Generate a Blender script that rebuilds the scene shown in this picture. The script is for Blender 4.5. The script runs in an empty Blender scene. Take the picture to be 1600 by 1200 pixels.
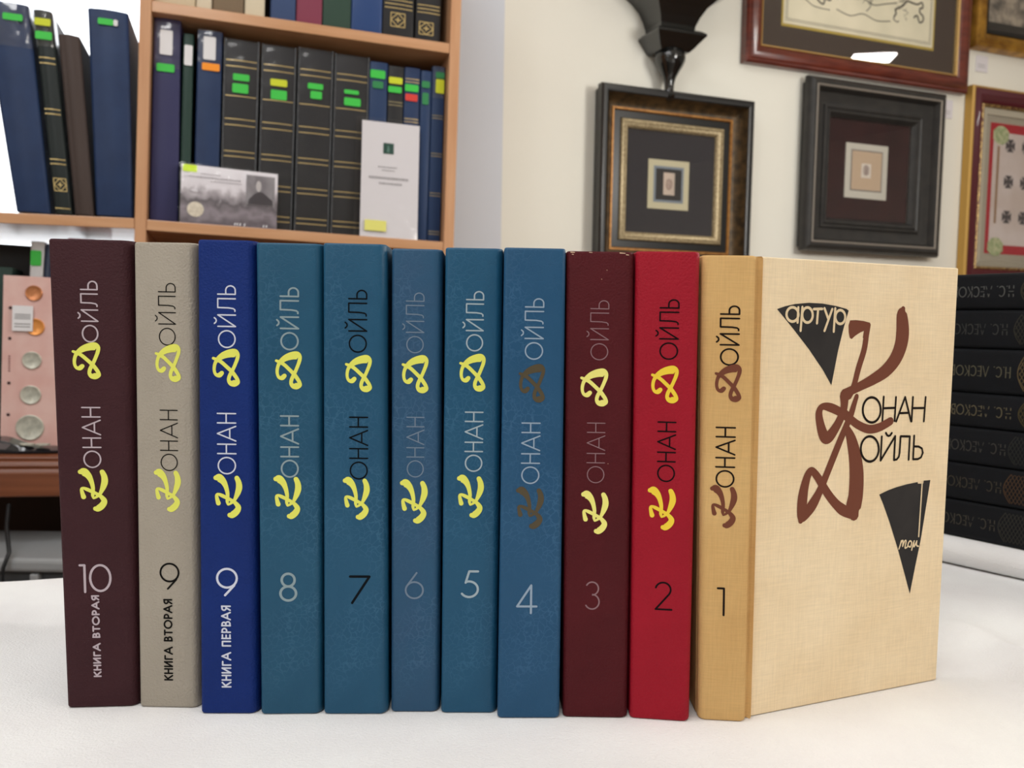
import bpy, bmesh, math, random
from mathutils import Vector, Matrix
from mathutils.geometry import tessellate_polygon

random.seed(7)
SC = bpy.context.scene
COL = SC.collection
PI = math.pi
def V(*a): return Vector(a)

# ---------------------------------------------------------------- camera
PITCH, ROLL, CAM_H, FPX = math.radians(3.894), math.radians(1.006), 0.1739, 1340.0
cam_d = bpy.data.cameras.new('camera')
cam = bpy.data.objects.new('camera', cam_d); COL.objects.link(cam)
cam_d.sensor_width = 36.0; cam_d.lens = FPX / 1600 * 36.0
cam_d.clip_start = 0.01; cam_d.clip_end = 100
_f = V(0, math.cos(PITCH), -math.sin(PITCH)); _u = V(0, math.sin(PITCH), math.cos(PITCH)); _r = V(1, 0, 0)
_r2 = math.cos(ROLL) * _r + math.sin(ROLL) * _u; _u2 = -math.sin(ROLL) * _r + math.cos(ROLL) * _u
cam.matrix_world = Matrix(((_r2.x, _u2.x, -_f.x, 0), (_r2.y, _u2.y, -_f.y, 0), (_r2.z, _u2.z, -_f.z, CAM_H), (0, 0, 0, 1)))
cam_d.dof.use_dof = True; cam_d.dof.focus_distance = 0.385; cam_d.dof.aperture_fstop = 19.0
SC.camera = cam

# ---------------------------------------------------------------- world, lamps, exposure
w = bpy.data.worlds.new('daylight'); SC.world = w; w.use_nodes = True
w.node_tree.nodes['Background'].inputs[0].default_value = (0.93, 0.96, 1.0, 1)
w.node_tree.nodes['Background'].inputs[1].default_value = 3.0
vs = SC.view_settings
vs.view_transform = 'Standard'; vs.look = 'None'; vs.gamma = 1.0; vs.exposure = 0.0; vs.use_curve_mapping = False
SC.cycles.use_denoising = True
SC.cycles.max_bounces = 6; SC.cycles.transparent_max_bounces = 12
SC.cycles.sample_clamp_indirect = 4.0
CEIL = 1.90; FLOOR = -0.75
def lamp(name, x, y, sx, sy, power, col=(1.0, 0.975, 0.94)):   # ceiling panel lamps of the shop
    d = bpy.data.lights.new(name, 'AREA'); d.shape = 'RECTANGLE'; d.size = sx; d.size_y = sy
    d.energy = power; d.color = col
    o = bpy.data.objects.new(name, d); COL.objects.link(o); o.location = (x, y, CEIL - 0.02)
    return o
lamp('ceiling_lamp', -0.5, 0.2, 1.2, 0.6, 15, (0.98, 0.99, 1.0))
lamp('ceiling_lamp', -0.3, -1.3, 1.2, 0.6, 20, (1.0, 0.99, 0.98))
lamp('ceiling_lamp', 2.4, -0.9, 1.2, 0.6, 20, (1.0, 0.95, 0.87))
lamp('ceiling_lamp', 4.11, 0.43, 0.25, 0.19, 8).rotation_euler.z = math.radians(50)
def fill_point(x, y, z, power, col):      # soft point lights added to brighten wall and books, not room fixtures
    d = bpy.data.lights.new('fill_light', 'POINT'); d.energy = power; d.color = col; d.shadow_soft_size = 0.12
    o = bpy.data.objects.new('fill_light', d); COL.objects.link(o); o.location = (x, y, z)
fill_point(0.88, 0.98, 0.62, 15, (1.0, 0.985, 0.95))
fill_point(1.45, 0.38, 0.85, 15, (1.0, 0.91, 0.79))
fill_point(-1.1, -1.2, 1.05, 15, (0.97, 0.985, 1.0))

# ---------------------------------------------------------------- materials
def lin(c): c /= 255.0; return c / 12.92 if c <= 0.04045 else ((c + 0.055) / 1.055) ** 2.4
def rgb(r, g, b): return (lin(r), lin(g), lin(b), 1)
def mat(name, c, rough=0.6, spec=0.4, metal=0.0, c2=None, scale=8.0, detail=3.0, bump=0.0, bscale=300.0, kind='noise', coat=0.0, lo=0.35, hi=0.65, stretch=None, alpha=1.0):
    m = bpy.data.materials.new(name); m.use_nodes = True
    nt = m.node_tree; N = nt.nodes; Lk = nt.links; p = N['Principled BSDF']
    p.inputs['Base Color'].default_value = c; p.inputs['Roughness'].default_value = rough
    p.inputs['Specular IOR Level'].default_value = spec; p.inputs['Metallic'].default_value = metal
    p.inputs['Coat Weight'].default_value = coat; p.inputs['Alpha'].default_value = alpha
    tc = N.new('ShaderNodeTexCoord'); mp = N.new('ShaderNodeMapping'); Lk.new(tc.outputs['Object'], mp.inputs[0])
    if stretch: mp.inputs['Scale'].default_value = stretch
    if c2:
        n = N.new('ShaderNodeTexNoise'); n.inputs['Scale'].default_value = scale; n.inputs['Detail'].default_value = detail
        Lk.new(mp.outputs[0], n.inputs['Vector'])
        r = N.new('ShaderNodeValToRGB'); r.color_ramp.elements[0].position = lo; r.color_ramp.elements[1].position = hi
        r.color_ramp.elements[0].color = c; r.color_ramp.elements[1].color = c2
        Lk.new(n.outputs['Fac'], r.inputs[0]); Lk.new(r.outputs[0], p.inputs['Base Color'])
    if bump:
        b = N.new('ShaderNodeBump'); b.inputs['Strength'].default_value = bump; b.inputs['Distance'].default_value = 0.001
        if kind == 'noise':
            t = N.new('ShaderNodeTexNoise'); t.inputs['Scale'].default_value = bscale; t.inputs['Detail'].default_value = 4; out = t.outputs['Fac']
            Lk.new(mp.outputs[0], t.inputs['Vector'])
        elif kind == 'leather':
            t = N.new('ShaderNodeTexVoronoi'); t.feature = 'DISTANCE_TO_EDGE'; t.inputs['Scale'].default_value = bscale
            wn = N.new('ShaderNodeTexNoise'); wn.inputs['Scale'].default_value = bscale * 0.35; wn.inputs['Detail'].default_value = 3
            mx = N.new('ShaderNodeMix'); mx.data_type = 'VECTOR'; mx.inputs['Factor'].default_value = 0.010
            Lk.new(mp.outputs[0], wn.inputs['Vector']); Lk.new(mp.outputs[0], mx.inputs['A']); Lk.new(wn.outputs['Color'], mx.inputs['B'])
            Lk.new(mx.outputs['Result'], t.inputs['Vector'])
            rr = N.new('ShaderNodeValToRGB'); rr.color_ramp.elements[0].position = 0.0; rr.color_ramp.elements[1].position = 0.09
            Lk.new(t.outputs['Distance'], rr.inputs[0]); out = rr.outputs[0]
            pn = N.new('ShaderNodeTexNoise'); pn.inputs['Scale'].default_value = 26; pn.inputs['Detail'].default_value = 2; Lk.new(mp.outputs[0], pn.inputs['Vector'])
            pr_ = N.new('ShaderNodeMapRange'); pr_.inputs['From Min'].default_value = .42; pr_.inputs['From Max'].default_value = .62; pr_.inputs['To Max'].default_value = .30; Lk.new(pn.outputs['Fac'], pr_.inputs['Value'])
            iv = N.new('ShaderNodeMath'); iv.operation = 'SUBTRACT'; iv.inputs[0].default_value = 1.0; Lk.new(rr.outputs[0], iv.inputs[1])
            ml = N.new('ShaderNodeMath'); ml.operation = 'MULTIPLY'; Lk.new(iv.outputs[0], ml.inputs[0]); Lk.new(pr_.outputs['Result'], ml.inputs[1])
            cm_ = N.new('ShaderNodeMix'); cm_.data_type = 'RGBA'; Lk.new(ml.outputs[0], cm_.inputs[0]); Lk.new(p.inputs['Base Color'].links[0].from_socket, cm_.inputs[6])
            cm_.inputs[7].default_value = (min(1, c[0] * 2.2 + .05), min(1, c[1] * 2.0 + .05), min(1, c[2] * 1.9 + .05), 1); Lk.new(cm_.outputs[2], p.inputs['Base Color'])
        elif kind == 'weave':
            t1 = N.new('ShaderNodeTexWave'); t1.inputs['Scale'].default_value = bscale; t1.inputs['Distortion'].default_value = 1.2; t1.bands_direction = 'X'
            t2 = N.new('ShaderNodeTexWave'); t2.inputs['Scale'].default_value = bscale; t2.inputs['Distortion'].default_value = 1.2; t2.bands_direction = 'Z'
            Lk.new(mp.outputs[0], t1.inputs['Vector']); Lk.new(mp.outputs[0], t2.inputs['Vector'])
            mm = N.new('ShaderNodeMath'); mm.operation = 'ADD'; Lk.new(t1.outputs['Fac'], mm.inputs[0]); Lk.new(t2.outputs['Fac'], mm.inputs[1]); out = mm.outputs[0]
            prev = p.inputs['Base Color'].links[0].from_socket       # linen threads: fine lighter and darker streaks along both directions
            for st in ((90, 90, 1500), (1500, 1500, 90)):
                m2 = N.new('ShaderNodeMapping'); m2.inputs['Scale'].default_value = st; Lk.new(tc.outputs['Object'], m2.inputs[0])
                tn = N.new('ShaderNodeTexNoise'); tn.inputs['Scale'].default_value = 1.0; tn.inputs['Detail'].default_value = 2; Lk.new(m2.outputs[0], tn.inputs['Vector'])
                r2 = N.new('ShaderNodeMapRange'); r2.inputs['From Min'].default_value = .3; r2.inputs['From Max'].default_value = .7; r2.inputs['To Min'].default_value = .955; r2.inputs['To Max'].default_value = 1.03; Lk.new(tn.outputs['Fac'], r2.inputs['Value'])
                vm = N.new('ShaderNodeVectorMath'); vm.operation = 'SCALE'; Lk.new(prev, vm.inputs[0]); Lk.new(r2.outputs['Result'], vm.inputs['Scale']); prev = vm.outputs[0]
            Lk.new(prev, p.inputs['Base Color'])
        Lk.new(out, b.inputs['Height']); Lk.new(b.outputs[0], p.inputs['Normal'])
    return m
def mat_glass(name, tint=(1, 1, 1, 1), gloss=0.06, rough=0.02):
    m = bpy.data.materials.new(name); m.use_nodes = True; nt = m.node_tree; nt.nodes.clear(); N = nt.nodes
    o = N.new('ShaderNodeOutputMaterial'); a = N.new('ShaderNodeBsdfTransparent'); g = N.new('ShaderNodeBsdfGlossy'); x = N.new('ShaderNodeMixShader'); g.name = 'gloss'
    fr = N.new('ShaderNodeLayerWeight'); fr.inputs['Blend'].default_value = .5
    pw = N.new('ShaderNodeMath'); pw.operation = 'POWER'; pw.inputs[1].default_value = 5.0; nt.links.new(fr.outputs['Facing'], pw.inputs[0])
    a.inputs[0].default_value = tint; g.inputs['Roughness'].default_value = rough
    ad = N.new('ShaderNodeMath'); ad.operation = 'ADD'; ad.inputs[1].default_value = gloss; ad.use_clamp = True
    nt.links.new(pw.outputs[0], ad.inputs[0]); nt.links.new(ad.outputs[0], x.inputs[0])
    nt.links.new(a.outputs[0], x.inputs[1]); nt.links.new(g.outputs[0], x.inputs[2]); nt.links.new(x.outputs[0], o.inputs[0])
    return m
def mat_sleeve(name, gloss=0.10):
    m = mat_glass(name, (0.98, 0.98, 0.99, 1), gloss, 0.10); nt = m.node_tree; N = nt.nodes
    g = N['gloss']
    t = N.new('ShaderNodeTexNoise'); t.inputs['Scale'].default_value = 55; t.inputs['Detail'].default_value = 1
    tc = N.new('ShaderNodeTexCoord'); nt.links.new(tc.outputs['Object'], t.inputs['Vector'])
    b = N.new('ShaderNodeBump'); b.inputs['Strength'].default_value = 0.5; b.inputs['Distance'].default_value = 0.0016
    nt.links.new(t.outputs['Fac'], b.inputs['Height']); nt.links.new(b.outputs[0], g.inputs['Normal'])
    return m

# ---------------------------------------------------------------- mesh helpers
class MB:
    nrm = V(0, -1, 0)      # outward side of printed strokes: each stroke lies a hair above the one before
    def __init__(s, nrm=None):
        s.v = []; s.f = []; s.mi = []; s.cur = 0; s.k = 0
        if nrm is not None: s.nrm = nrm
    def add(s, vs, fs):
        b = len(s.v); s.v.extend(Vector(q) for q in vs); s.f.extend([b + i for i in f] for f in fs); s.mi.extend([s.cur] * len(fs)); return s
    def box(s, x0, x1, y0, y1, z0, z1, fn=None):
        vs = [V(x, y, z) for z in (z0, z1) for y in (y0, y1) for x in (x0, x1)]
        if fn: vs = [fn(q) for q in vs]
        return s.add(vs, [(0, 2, 3, 1), (4, 5, 7, 6), (0, 1, 5, 4), (2, 6, 7, 3), (0, 4, 6, 2), (1, 3, 7, 5)])
    def loft(s, loops, caps=True, closed=True):
        n = len(loops[0]); vs = [q for l in loops for q in l]; fs = []
        for i in range(len(loops) - 1):
            for j in range(n if closed else n - 1):
                k = (j + 1) % n
                fs.append((i * n + j, i * n + k, (i + 1) * n + k, (i + 1) * n + j))
        if caps and closed: fs += [tuple(reversed(range(n))), tuple((len(loops) - 1) * n + j for j in range(n))]
        return s.add(vs, fs)
    def prism(s, pts, fn, d0, d1):   # polygon pts (2D) extruded; fn(x, y, d) -> Vector
        tris = tessellate_polygon([[V(p[0], p[1], 0) for p in pts]]); n = len(pts)
        vs = [fn(p[0], p[1], d) for d in (d0, d1) for p in pts]
        fs = [tuple(t) for t in tris] + [tuple(n + i for i in reversed(t)) for t in tris]
        fs += [(i, (i + 1) % n, n + (i + 1) % n, n + i) for i in range(n)]
        return s.add(vs, fs)
    def flat(s, pts, fn):
        tris = tessellate_polygon([[V(p[0], p[1], 0) for p in pts]])
        return s.add([fn(p[0], p[1]) for p in pts], [tuple(t) for t in tris])
    def lathe(s, prof, n=24, c=(0, 0, 0), axis='z'):
        loops = []
        for r, h in prof:
            l = []
            for i in range(n):
                a = 2 * PI * i / n
                if axis == 'z': l.append(V(c[0] + r * math.cos(a), c[1] + r * math.sin(a), c[2] + h))
                else: l.append(V(c[0] + r * math.cos(a), c[1] + h, c[2] + r * math.sin(a)))
            loops.append(l)
        return s.loft(loops)
    def tube(s, pts, r, n=10):
        pts = [Vector(p) for p in pts]; loops = []
        for i, p in enumerate(pts):
            t = (pts[min(i + 1, len(pts) - 1)] - pts[max(i - 1, 0)]).normalized()
            a = t.cross(V(0, 0, 1)); a = a.normalized() if a.length > 1e-4 else V(1, 0, 0); b = t.cross(a)
            loops.append([p + r * (math.cos(2 * PI * j / n) * a + math.sin(2 * PI * j / n) * b) for j in range(n)])
        return s.loft(loops)
    def ribbon(s, pts, fn, smooth=True, capn=5):   # pts (x, y, width); fn(x, y) -> Vector
        P = [(V(p[0], p[1]), p[2]) for p in pts]
        if smooth and len(P) > 2:
            Q = []
            for i in range(len(P) - 1):
                p0, p1, p2, p3 = P[max(i - 1, 0)], P[i], P[i + 1], P[min(i + 2, len(P) - 1)]
                for k in range(6):
                    t = k / 6
                    h = lambda a, b, c, d: 0.5 * ((2 * b) + (-a + c) * t + (2 * a - 5 * b + 4 * c - d) * t * t + (-a + 3 * b - 3 * c + d) * t ** 3)
                    Q.append((h(p0[0], p1[0], p2[0], p3[0]), max(0.02 * p1[1], h(p0[1], p1[1], p2[1], p3[1]))))
            Q.append(P[-1]); P = Q
        L, R = [], []
        for i, (p, wd) in enumerate(P):
            t = (P[min(i + 1, len(P) - 1)][0] - P[max(i - 1, 0)][0])
            t = t.normalized() if t.length > 1e-9 else V(1, 0); nn = V(-t.y, t.x)
            L.append(p + nn * wd / 2); R.append(p - nn * wd / 2)
        n = len(P); s.k += 1
        up = lambda i: s.nrm * (s.k * 3e-6 + i * 9e-7)
        vs = [fn(q.x, q.y) + up(i) for i, q in enumerate(L)] + [fn(q.x, q.y) + up(i) for i, q in enumerate(R)]
        s.add(vs, [(i, n + i, n + i + 1, i + 1) for i in range(n - 1)])
        if capn:
            for (p, wd), q, ci in ((P[0], P[1][0], 0), (P[-1], P[-2][0], n - 1)):
                d = p - q; a0 = math.atan2(d.y, d.x)
                arc = [V(p.x + wd / 2 * math.cos(a0 - PI / 2 + PI * k / capn), p.y + wd / 2 * math.sin(a0 - PI / 2 + PI * k / capn)) for k in range(capn + 1)]
                s.add([fn(a.x, a.y) + up(ci) for a in arc], [tuple(range(len(arc)))])
        return s
    def build(s, name, m, parent=None, smooth=False, bevel=0.0, seg=2):
        me = bpy.data.meshes.new(name); me.from_pydata([tuple(q) for q in s.v], [], [tuple(f) for f in s.f])
        ms = m if isinstance(m, (list, tuple)) else [m]
        for k in ms: me.materials.append(k)
        for p, i in zip(me.polygons, s.mi): p.material_index = i
        bm = bmesh.new(); bm.from_mesh(me); bmesh.ops.recalc_face_normals(bm, faces=bm.faces)
        if bevel: bmesh.ops.bevel(bm, geom=bm.edges[:], offset=bevel, segments=seg, affect='EDGES', profile=0.5, clamp_overlap=True)
        bm.to_mesh(me); bm.free()
        if smooth:
            for p in me.polygons: p.use_smooth = True
            me.set_sharp_from_angle(angle=math.radians(40))
        me.update()
        o = bpy.data.objects.new(name, me); COL.objects.link(o)
        if parent is not None: o.parent = parent
        return o

class Frame:      # a local frame in the room: origin and three axes
    def __init__(s, o, x, y, z): s.o, s.x, s.y, s.z = Vector(o), Vector(x), Vector(y), Vector(z)
    def pt(s, a, b, c): return s.o + s.x * a + s.y * b + s.z * c
    def mat(s, a=0, b=0, c=0):
        o = s.pt(a, b, c)
        return Matrix(((s.x.x, s.y.x, s.z.x, o.x), (s.x.y, s.y.y, s.z.y, o.y), (s.x.z, s.y.z, s.z.z, o.z), (0, 0, 0, 1)))
WORLD = Frame((0, 0, 0), (1, 0, 0), (0, 1, 0), (0, 0, 1))
SHELF = Frame((-0.5627, 1.3, 0.3239), (0.9566, 0.2899, -0.0285), (-0.2909, 0.956, -0.0384), (0.0161, 0.045, 0.9989))
SHELF.x.normalize(); SHELF.z = (SHELF.z - SHELF.x * SHELF.z.dot(SHELF.x)).normalized(); SHELF.y = SHELF.z.cross(SHELF.x)
_t = math.radians(20.54)
WALL = Frame((-0.0279, 1.78, 0), (math.cos(_t), math.sin(_t), 0), (-math.sin(_t), math.cos(_t), 0), (0, 0, 1))

def tag(o, label=None, cat=None, group=None, kind=None):
    if label: o['label'] = label
    if cat: o['category'] = cat
    if group: o['group'] = group
    if kind: o['kind'] = kind
    return o
def thing(name, label, cat, fr=WORLD, at=(0, 0, 0), group=None):
    o = bpy.data.objects.new(name, None); COL.objects.link(o); o.matrix_world = fr.mat(*at); o.empty_display_size = 0.02
    return tag(o, label, cat, group)
def struct(name, mb, m, parent=None, **k):
    o = mb.build(name, m, parent, **k)
    if parent is None: o['kind'] = 'structure'
    return o
def rrect(x0, x1, y0, y1, r, n=4):
    out = []
    for cx, cy, a in ((x1 - r, y1 - r, 0), (x0 + r, y1 - r, 90), (x0 + r, y0 + r, 180), (x1 - r, y0 + r, 270)):
        for k in range(n + 1):
            t = math.radians(a + 90 * k / n); out.append((cx + r * math.cos(t), cy + r * math.sin(t)))
    return out

# ---------------------------------------------------------------- monoline lettering (cap height 1, baseline 0)
def ell(cx, cy, rx, ry, a0=0, a1=360, n=28):
    return [(cx + rx * math.cos(math.radians(a0 + (a1 - a0) * k / n)), cy + ry * math.sin(math.radians(a0 + (a1 - a0) * k / n))) for k in range(n + 1)]
GLYPH = {   # advance, strokes
 'О': (1.0, [ell(.5, .5, .47, .47)]),
 'Н': (.62, [[(.04, 0), (.04, 1)], [(.58, 0), (.58, 1)], [(.04, .52), (.58, .52)]]),
 'А': (.84, [[(0, 0), (.42, 1)], [(.42, 1), (.84, 0)], [(.14, .33), (.70, .33)]]),
 'Й': (.72, [[(.04, 1), (.04, 0)], [(.04, 0), (.68, 1)], [(.68, 1), (.68, 0)], [(.2, 1.2), (.28, 1.11), (.36, 1.09), (.44, 1.11), (.52, 1.2)]]),
 'Л': (.74, [[(0, .03), (.08, .03), (.15, .12), (.19, .4), (.2, 1)], [(.2, 1), (.7, 1)], [(.7, 1), (.7, 0)]]),
 'Ь': (.54, [[(.04, 1), (.04, 0)], [(.04, 0), (.26, 0)] , ell(.26, .27, .25, .27, -90, 90, 12), [(.26, .54), (.04, .54)]]),
 '0': (.72, [ell(.36, .5, .34, .47)]),
 '1': (.30, [[(.02, .97), (.24, .97)], [(.24, .97), (.24, 0)]]),
 '2': (.60, [ell(.3, .72, .26, .25, 165, -40, 14), [(.5, .56), (.05, .03)], [(.05, .03), (.6, .03)]]),
 '3': (.58, [ell(.27, .74, .24, .23, 150, -85, 14), ell(.27, .27, .27, .26, 85, -150, 14)]),
 '4': (.72, [[(.52, 0), (.52, 1)], [(.52, 1), (.02, .24)], [(.02, .24), (.72, .24)]]),
 '5': (.62, [[(.58, .97), (.28, .97)], [(.28, .97), (.16, .55)], ell(.28, .31, .3, .29, 110, -145, 16)]),
 '6': (.68, [ell(.34, .34, .31, .31), [(.06, .48), (.42, 1)]]),
 '7': (.66, [[(.06, .97), (.64, .97)], [(.64, .97), (.12, 0)]]),
 '8': (.60, [ell(.3, .745, .23, .225), ell(.3, .27, .28, .25)]),
 '9': (.74, [ell(.37, .62, .34, .34), [(.62, .36), (.3, 0)]]),
 'К': (.66, [[(.08, 0), (.08, 1)], [(.08, .48), (.6, 1)], [(.22, .6), (.62, 0)]]),
 'И': (.72, [[(.08, 1), (.08, 0)], [(.08, 0), (.64, 1)], [(.64, 1), (.64, 0)]]),
 'Г': (.52, [[(.08, 0), (.08, .93)], [(.08, .93), (.5, .93)]]),
 'В': (.60, [[(.08, 0), (.08, 1)], [(.08, .96), (.28, .96)], ell(.28, .75, .2, .21, 90, -90, 10), [(.28, .52), (.08, .52)], ell(.3, .28, .24, .24, 90, -90, 10), [(.3, .04), (.08, .04)]]),
 'Т': (.62, [[(.31, 0), (.31, .94)], [(.02, .94), (.6, .94)]]),
 'Р': (.58, [[(.08, 0), (.08, 1)], [(.08, .96), (.28, .96)], ell(.28, .7, .24, .26, 90, -90, 10), [(.28, .44), (.08, .44)]]),
 'Я': (.62, [[(.54, 0), (.54, 1)], [(.54, .96), (.32, .96)], ell(.32, .72, .24, .24, 90, 270, 10), [(.32, .48), (.54, .48)], [(.36, .48), (.08, 0)]]),
 'П': (.68, [[(.08, 0), (.08, .94)], [(.08, .94), (.6, .94)], [(.6, .94), (.6, 0)]]),
 'Е': (.54, [[(.08, 0), (.08, 1)], [(.08, .94), (.5, .94)], [(.08, .5), (.46, .5)], [(.08, .05), (.5, .05)]]),
 'С': (.74, [ell(.42, .5, .38, .47, 50, 310, 20)]),
 'Л_': (.74, [[(0, 0), (.36, 1)], [(.36, 1), (.72, 0)]]),
 '.': (.18, [[(.06, .03), (.1, .03)]]),
 ' ': (.34, []),
}
def text(mb, s, x0, x1, capw, fn, gap=.15, big=False):   # fn(a, b): a along 0..1 of the reading length, b in cap heights -> (x, y) -> point
    n = sum(GLYPH[c][0] for c in s) + gap * (len(s) - 1); a = 0
    for c in s:
        adv, strokes = GLYPH[c]
        for st in strokes:
            pts = []
            for (gx, gy) in st:
                q = fn((a + gx) / n, gy); pts.append((q[0], q[1], capw))
            mb.ribbon(pts, mb.fn, smooth=False, capn=4)
        a += adv + gap
SWASH_K = [[(165,200,110),(240,200,185),(330,280,150),(390,400,110),(425,540,90),(430,640,80),(420,740,75),(432,815,45)],
           [(640,200,110),(680,300,130),(690,420,145),(660,540,130),(610,660,90),(570,730,70),(500,790,60),(440,825,40)],
           [(220,790,110),(195,700,90),(182,610,72),(215,580,62),(300,610,85),(420,670,80),(540,735,80),(620,800,100),(670,890,130),(620,990,150),(530,1060,150),(475,1065,110)]]
SWASH_D = [[(365,675,100),(310,725,110),(240,715,75),(203,640,70),(200,540,75),(228,430,80),(290,345,110),(400,265,150),(540,215,180),(660,205,185),(720,240,95),(712,330,85),(670,450,80),(620,570,80),(575,660,85),(530,760,85),(520,850,85),(570,910,120),(650,910,150),(720,885,95),(705,810,88),(650,720,90),(590,640,90),(480,530,85),(360,420,85),(270,370,80),(180,332,62)]]

# ================================================================ the room
wall_cream = mat('wall_cream_paint', rgb(239, 237, 226), 0.85, 0.2, c2=rgb(235, 232, 221), scale=1.5, bump=0.15, bscale=220)
wall_grey = mat('wall_cool_daylight_tint', rgb(216, 221, 230), 0.85, 0.2, c2=rgb(211, 217, 227), scale=1.5, bump=0.1, bscale=220)  # blue-grey is cool window daylight put into the wall colour
ceil_m = mat('ceiling_white', rgb(235, 232, 225), 0.9, 0.1)
floor_m = mat('floor_oak', rgb(120, 84, 56), 0.45, 0.4, c2=rgb(96, 64, 42), scale=3, stretch=(1, 12, 1))
C0 = WALL.o
a = V(math.cos(math.radians(16.9)), math.sin(math.radians(16.9)), 0); an = V(-a.y, a.x, 0)
XR, XL, YB = 6.2, -2.6, -3.4
R1 = C0 + WALL.x * ((XR - C0.x) / WALL.x.x); L1 = C0 - a * ((C0.x - XL) / a.x)
def wallpiece(mb, p, q, n, z0, z1, th=0.08):
    vs = [V(*(p.xy), z0), V(*(q.xy), z0), V(*((q + n * th).xy), z0), V(*((p + n * th).xy), z0)]
    mb.loft([vs, [v + V(0, 0, z1 - z0) for v in vs]])
mb = MB(); wallpiece(mb, C0, R1, WALL.y, FLOOR, CEIL); struct('wall_right', mb, wall_cream)
mb = MB(); W0, W1, WZ0, WZ1 = 0.62, 1.40, 0.22, 1.5
L = (C0 - L1).length; at = lambda t: C0 - a * t
wallpiece(mb, at(0), at(W0), an, FLOOR, CEIL); wallpiece(mb, at(W1), at(L), an, FLOOR, CEIL)
wallpiece(mb, at(W0), at(W1), an, FLOOR, WZ0); wallpiece(mb, at(W0), at(W1), an, WZ1, CEIL)
struct('wall_back', mb, wall_grey)
mb = MB(); wallpiece(mb, L1, V(XL, YB, 0), V(-1, 0, 0), FLOOR, CEIL); struct('wall_left', mb, wall_cream)
mb = MB(); wallpiece(mb, V(XL, YB, 0), V(XR, YB, 0), V(0, -1, 0), FLOOR, CEIL); struct('wall_front', mb, wall_cream)
mb = MB(); wallpiece(mb, V(XR, YB, 0), R1, V(1, 0, 0), FLOOR, CEIL); struct('wall_side', mb, wall_cream)
mb = MB().box(XL - .1, XR + .1, YB - .1, 4.4, FLOOR - 0.06, FLOOR); struct('floor', mb, floor_m)
mb = MB().box(XL - .1, XR + .1, YB - .1, 4.4, CEIL, CEIL + 0.06); struct('ceiling', mb, ceil_m)
# window behind the left bay
win = bpy.data.objects.new('window_1', None); COL.objects.link(win); win['kind'] = 'structure'
FW = Frame(C0, -a, an, (0, 0, 1)); win.matrix_world = FW.mat(W0, 0.02, WZ0); ww, wh = W1 - W0, WZ1 - WZ0
mb = MB()
for x0, x1, z0, z1 in ((0, .035, 0, wh), (ww - .035, ww, 0, wh), (.035, ww - .035, 0, .035), (.035, ww - .035, wh - .035, wh), (ww * .8, ww * .8 + .03, .035, wh - .035)):
    mb.box(x0, x1, 0, .05, z0, z1)
mb.build('window_frame', mat('window_white', rgb(236, 236, 240), 0.4), win, bevel=.003)
MB().box(.03, ww - .03, .022, .028, .03, wh - .03).build('pane', mat_glass('window_glass'), win)

# ================================================================ table cover
cloth_m = mat('canvas_white', rgb(240, 240, 239), 0.92, 0.12, c2=rgb(231, 229, 229), scale=11, detail=6, bump=0.5, bscale=900, kind='noise')
RIDGES = [((.262, .50), (.276, .35), .009, .0075), ((.20, .335), (.36, .33), .012, .0022), ((-.02, .31), (.10, .335), .010, .0012), ((-.30, .40), (-.22, .33), .012, .003), ((.30, .47), (.46, .40), .012, .0050), ((.34, .455), (.5, .36), .016, -.005), ((-.32, .33), (-.18, .30), .014, .0024), ((-.36, .46), (-.22, .44), .018, .004), ((.24, .36), (.40, .30), .018, .0028),
          ((-.45, .42), (-.20, .34), .018, -.0028), ((.02, .315), (.22, .30), .014, .0018), ((.27, .55), (.36, .50), .02, .0028)]
def wrinkle(x, y):
    z = 0
    for (ax, ay), (bx, by), wd, h in RIDGES:
        dx, dy = bx - ax, by - ay; l2 = dx * dx + dy * dy
        t = max(0, min(1, ((x - ax) * dx + (y - ay) * dy) / l2))
        d2 = (x - ax - t * dx) ** 2 + (y - ay - t * dy) ** 2
        z += 1.5 * h * math.exp(-d2 / (2 * wd * wd)) * (math.sin(PI * min(1, max(0, ((x - ax) * dx + (y - ay) * dy) / l2 * .9 + .05))) ** .5)
    z += 0.0016 * math.sin(23 * x + 11 * y + 1.1 * math.sin(17 * y)) * math.sin(19 * y - 9 * x) + 0.0007 * math.sin(61 * x + 20 * y) * math.sin(47 * y + 13 * x)
    def mask(x0, x1, y0, y1, m):
        d = max(x0 - x, x - x1, y0 - y, y - y1, 0); return min(1, d / m) ** 2
    k = min(mask(-.225, .125, .35, .52, .05), mask(.085, .242, .352, .447, .03))
    if y - .42 > (x - .217) * .42 and x < .24: k = min(k, mask(-.225, .242, .352, .52, .05))
    s = ((x - .33) * .801 + (y - .64) * .598)
    k *= max(0, min(1, -s / .04)) if s > -.04 else 1
    return (min(0, z) if k < .02 else z) * k - .0003
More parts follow.
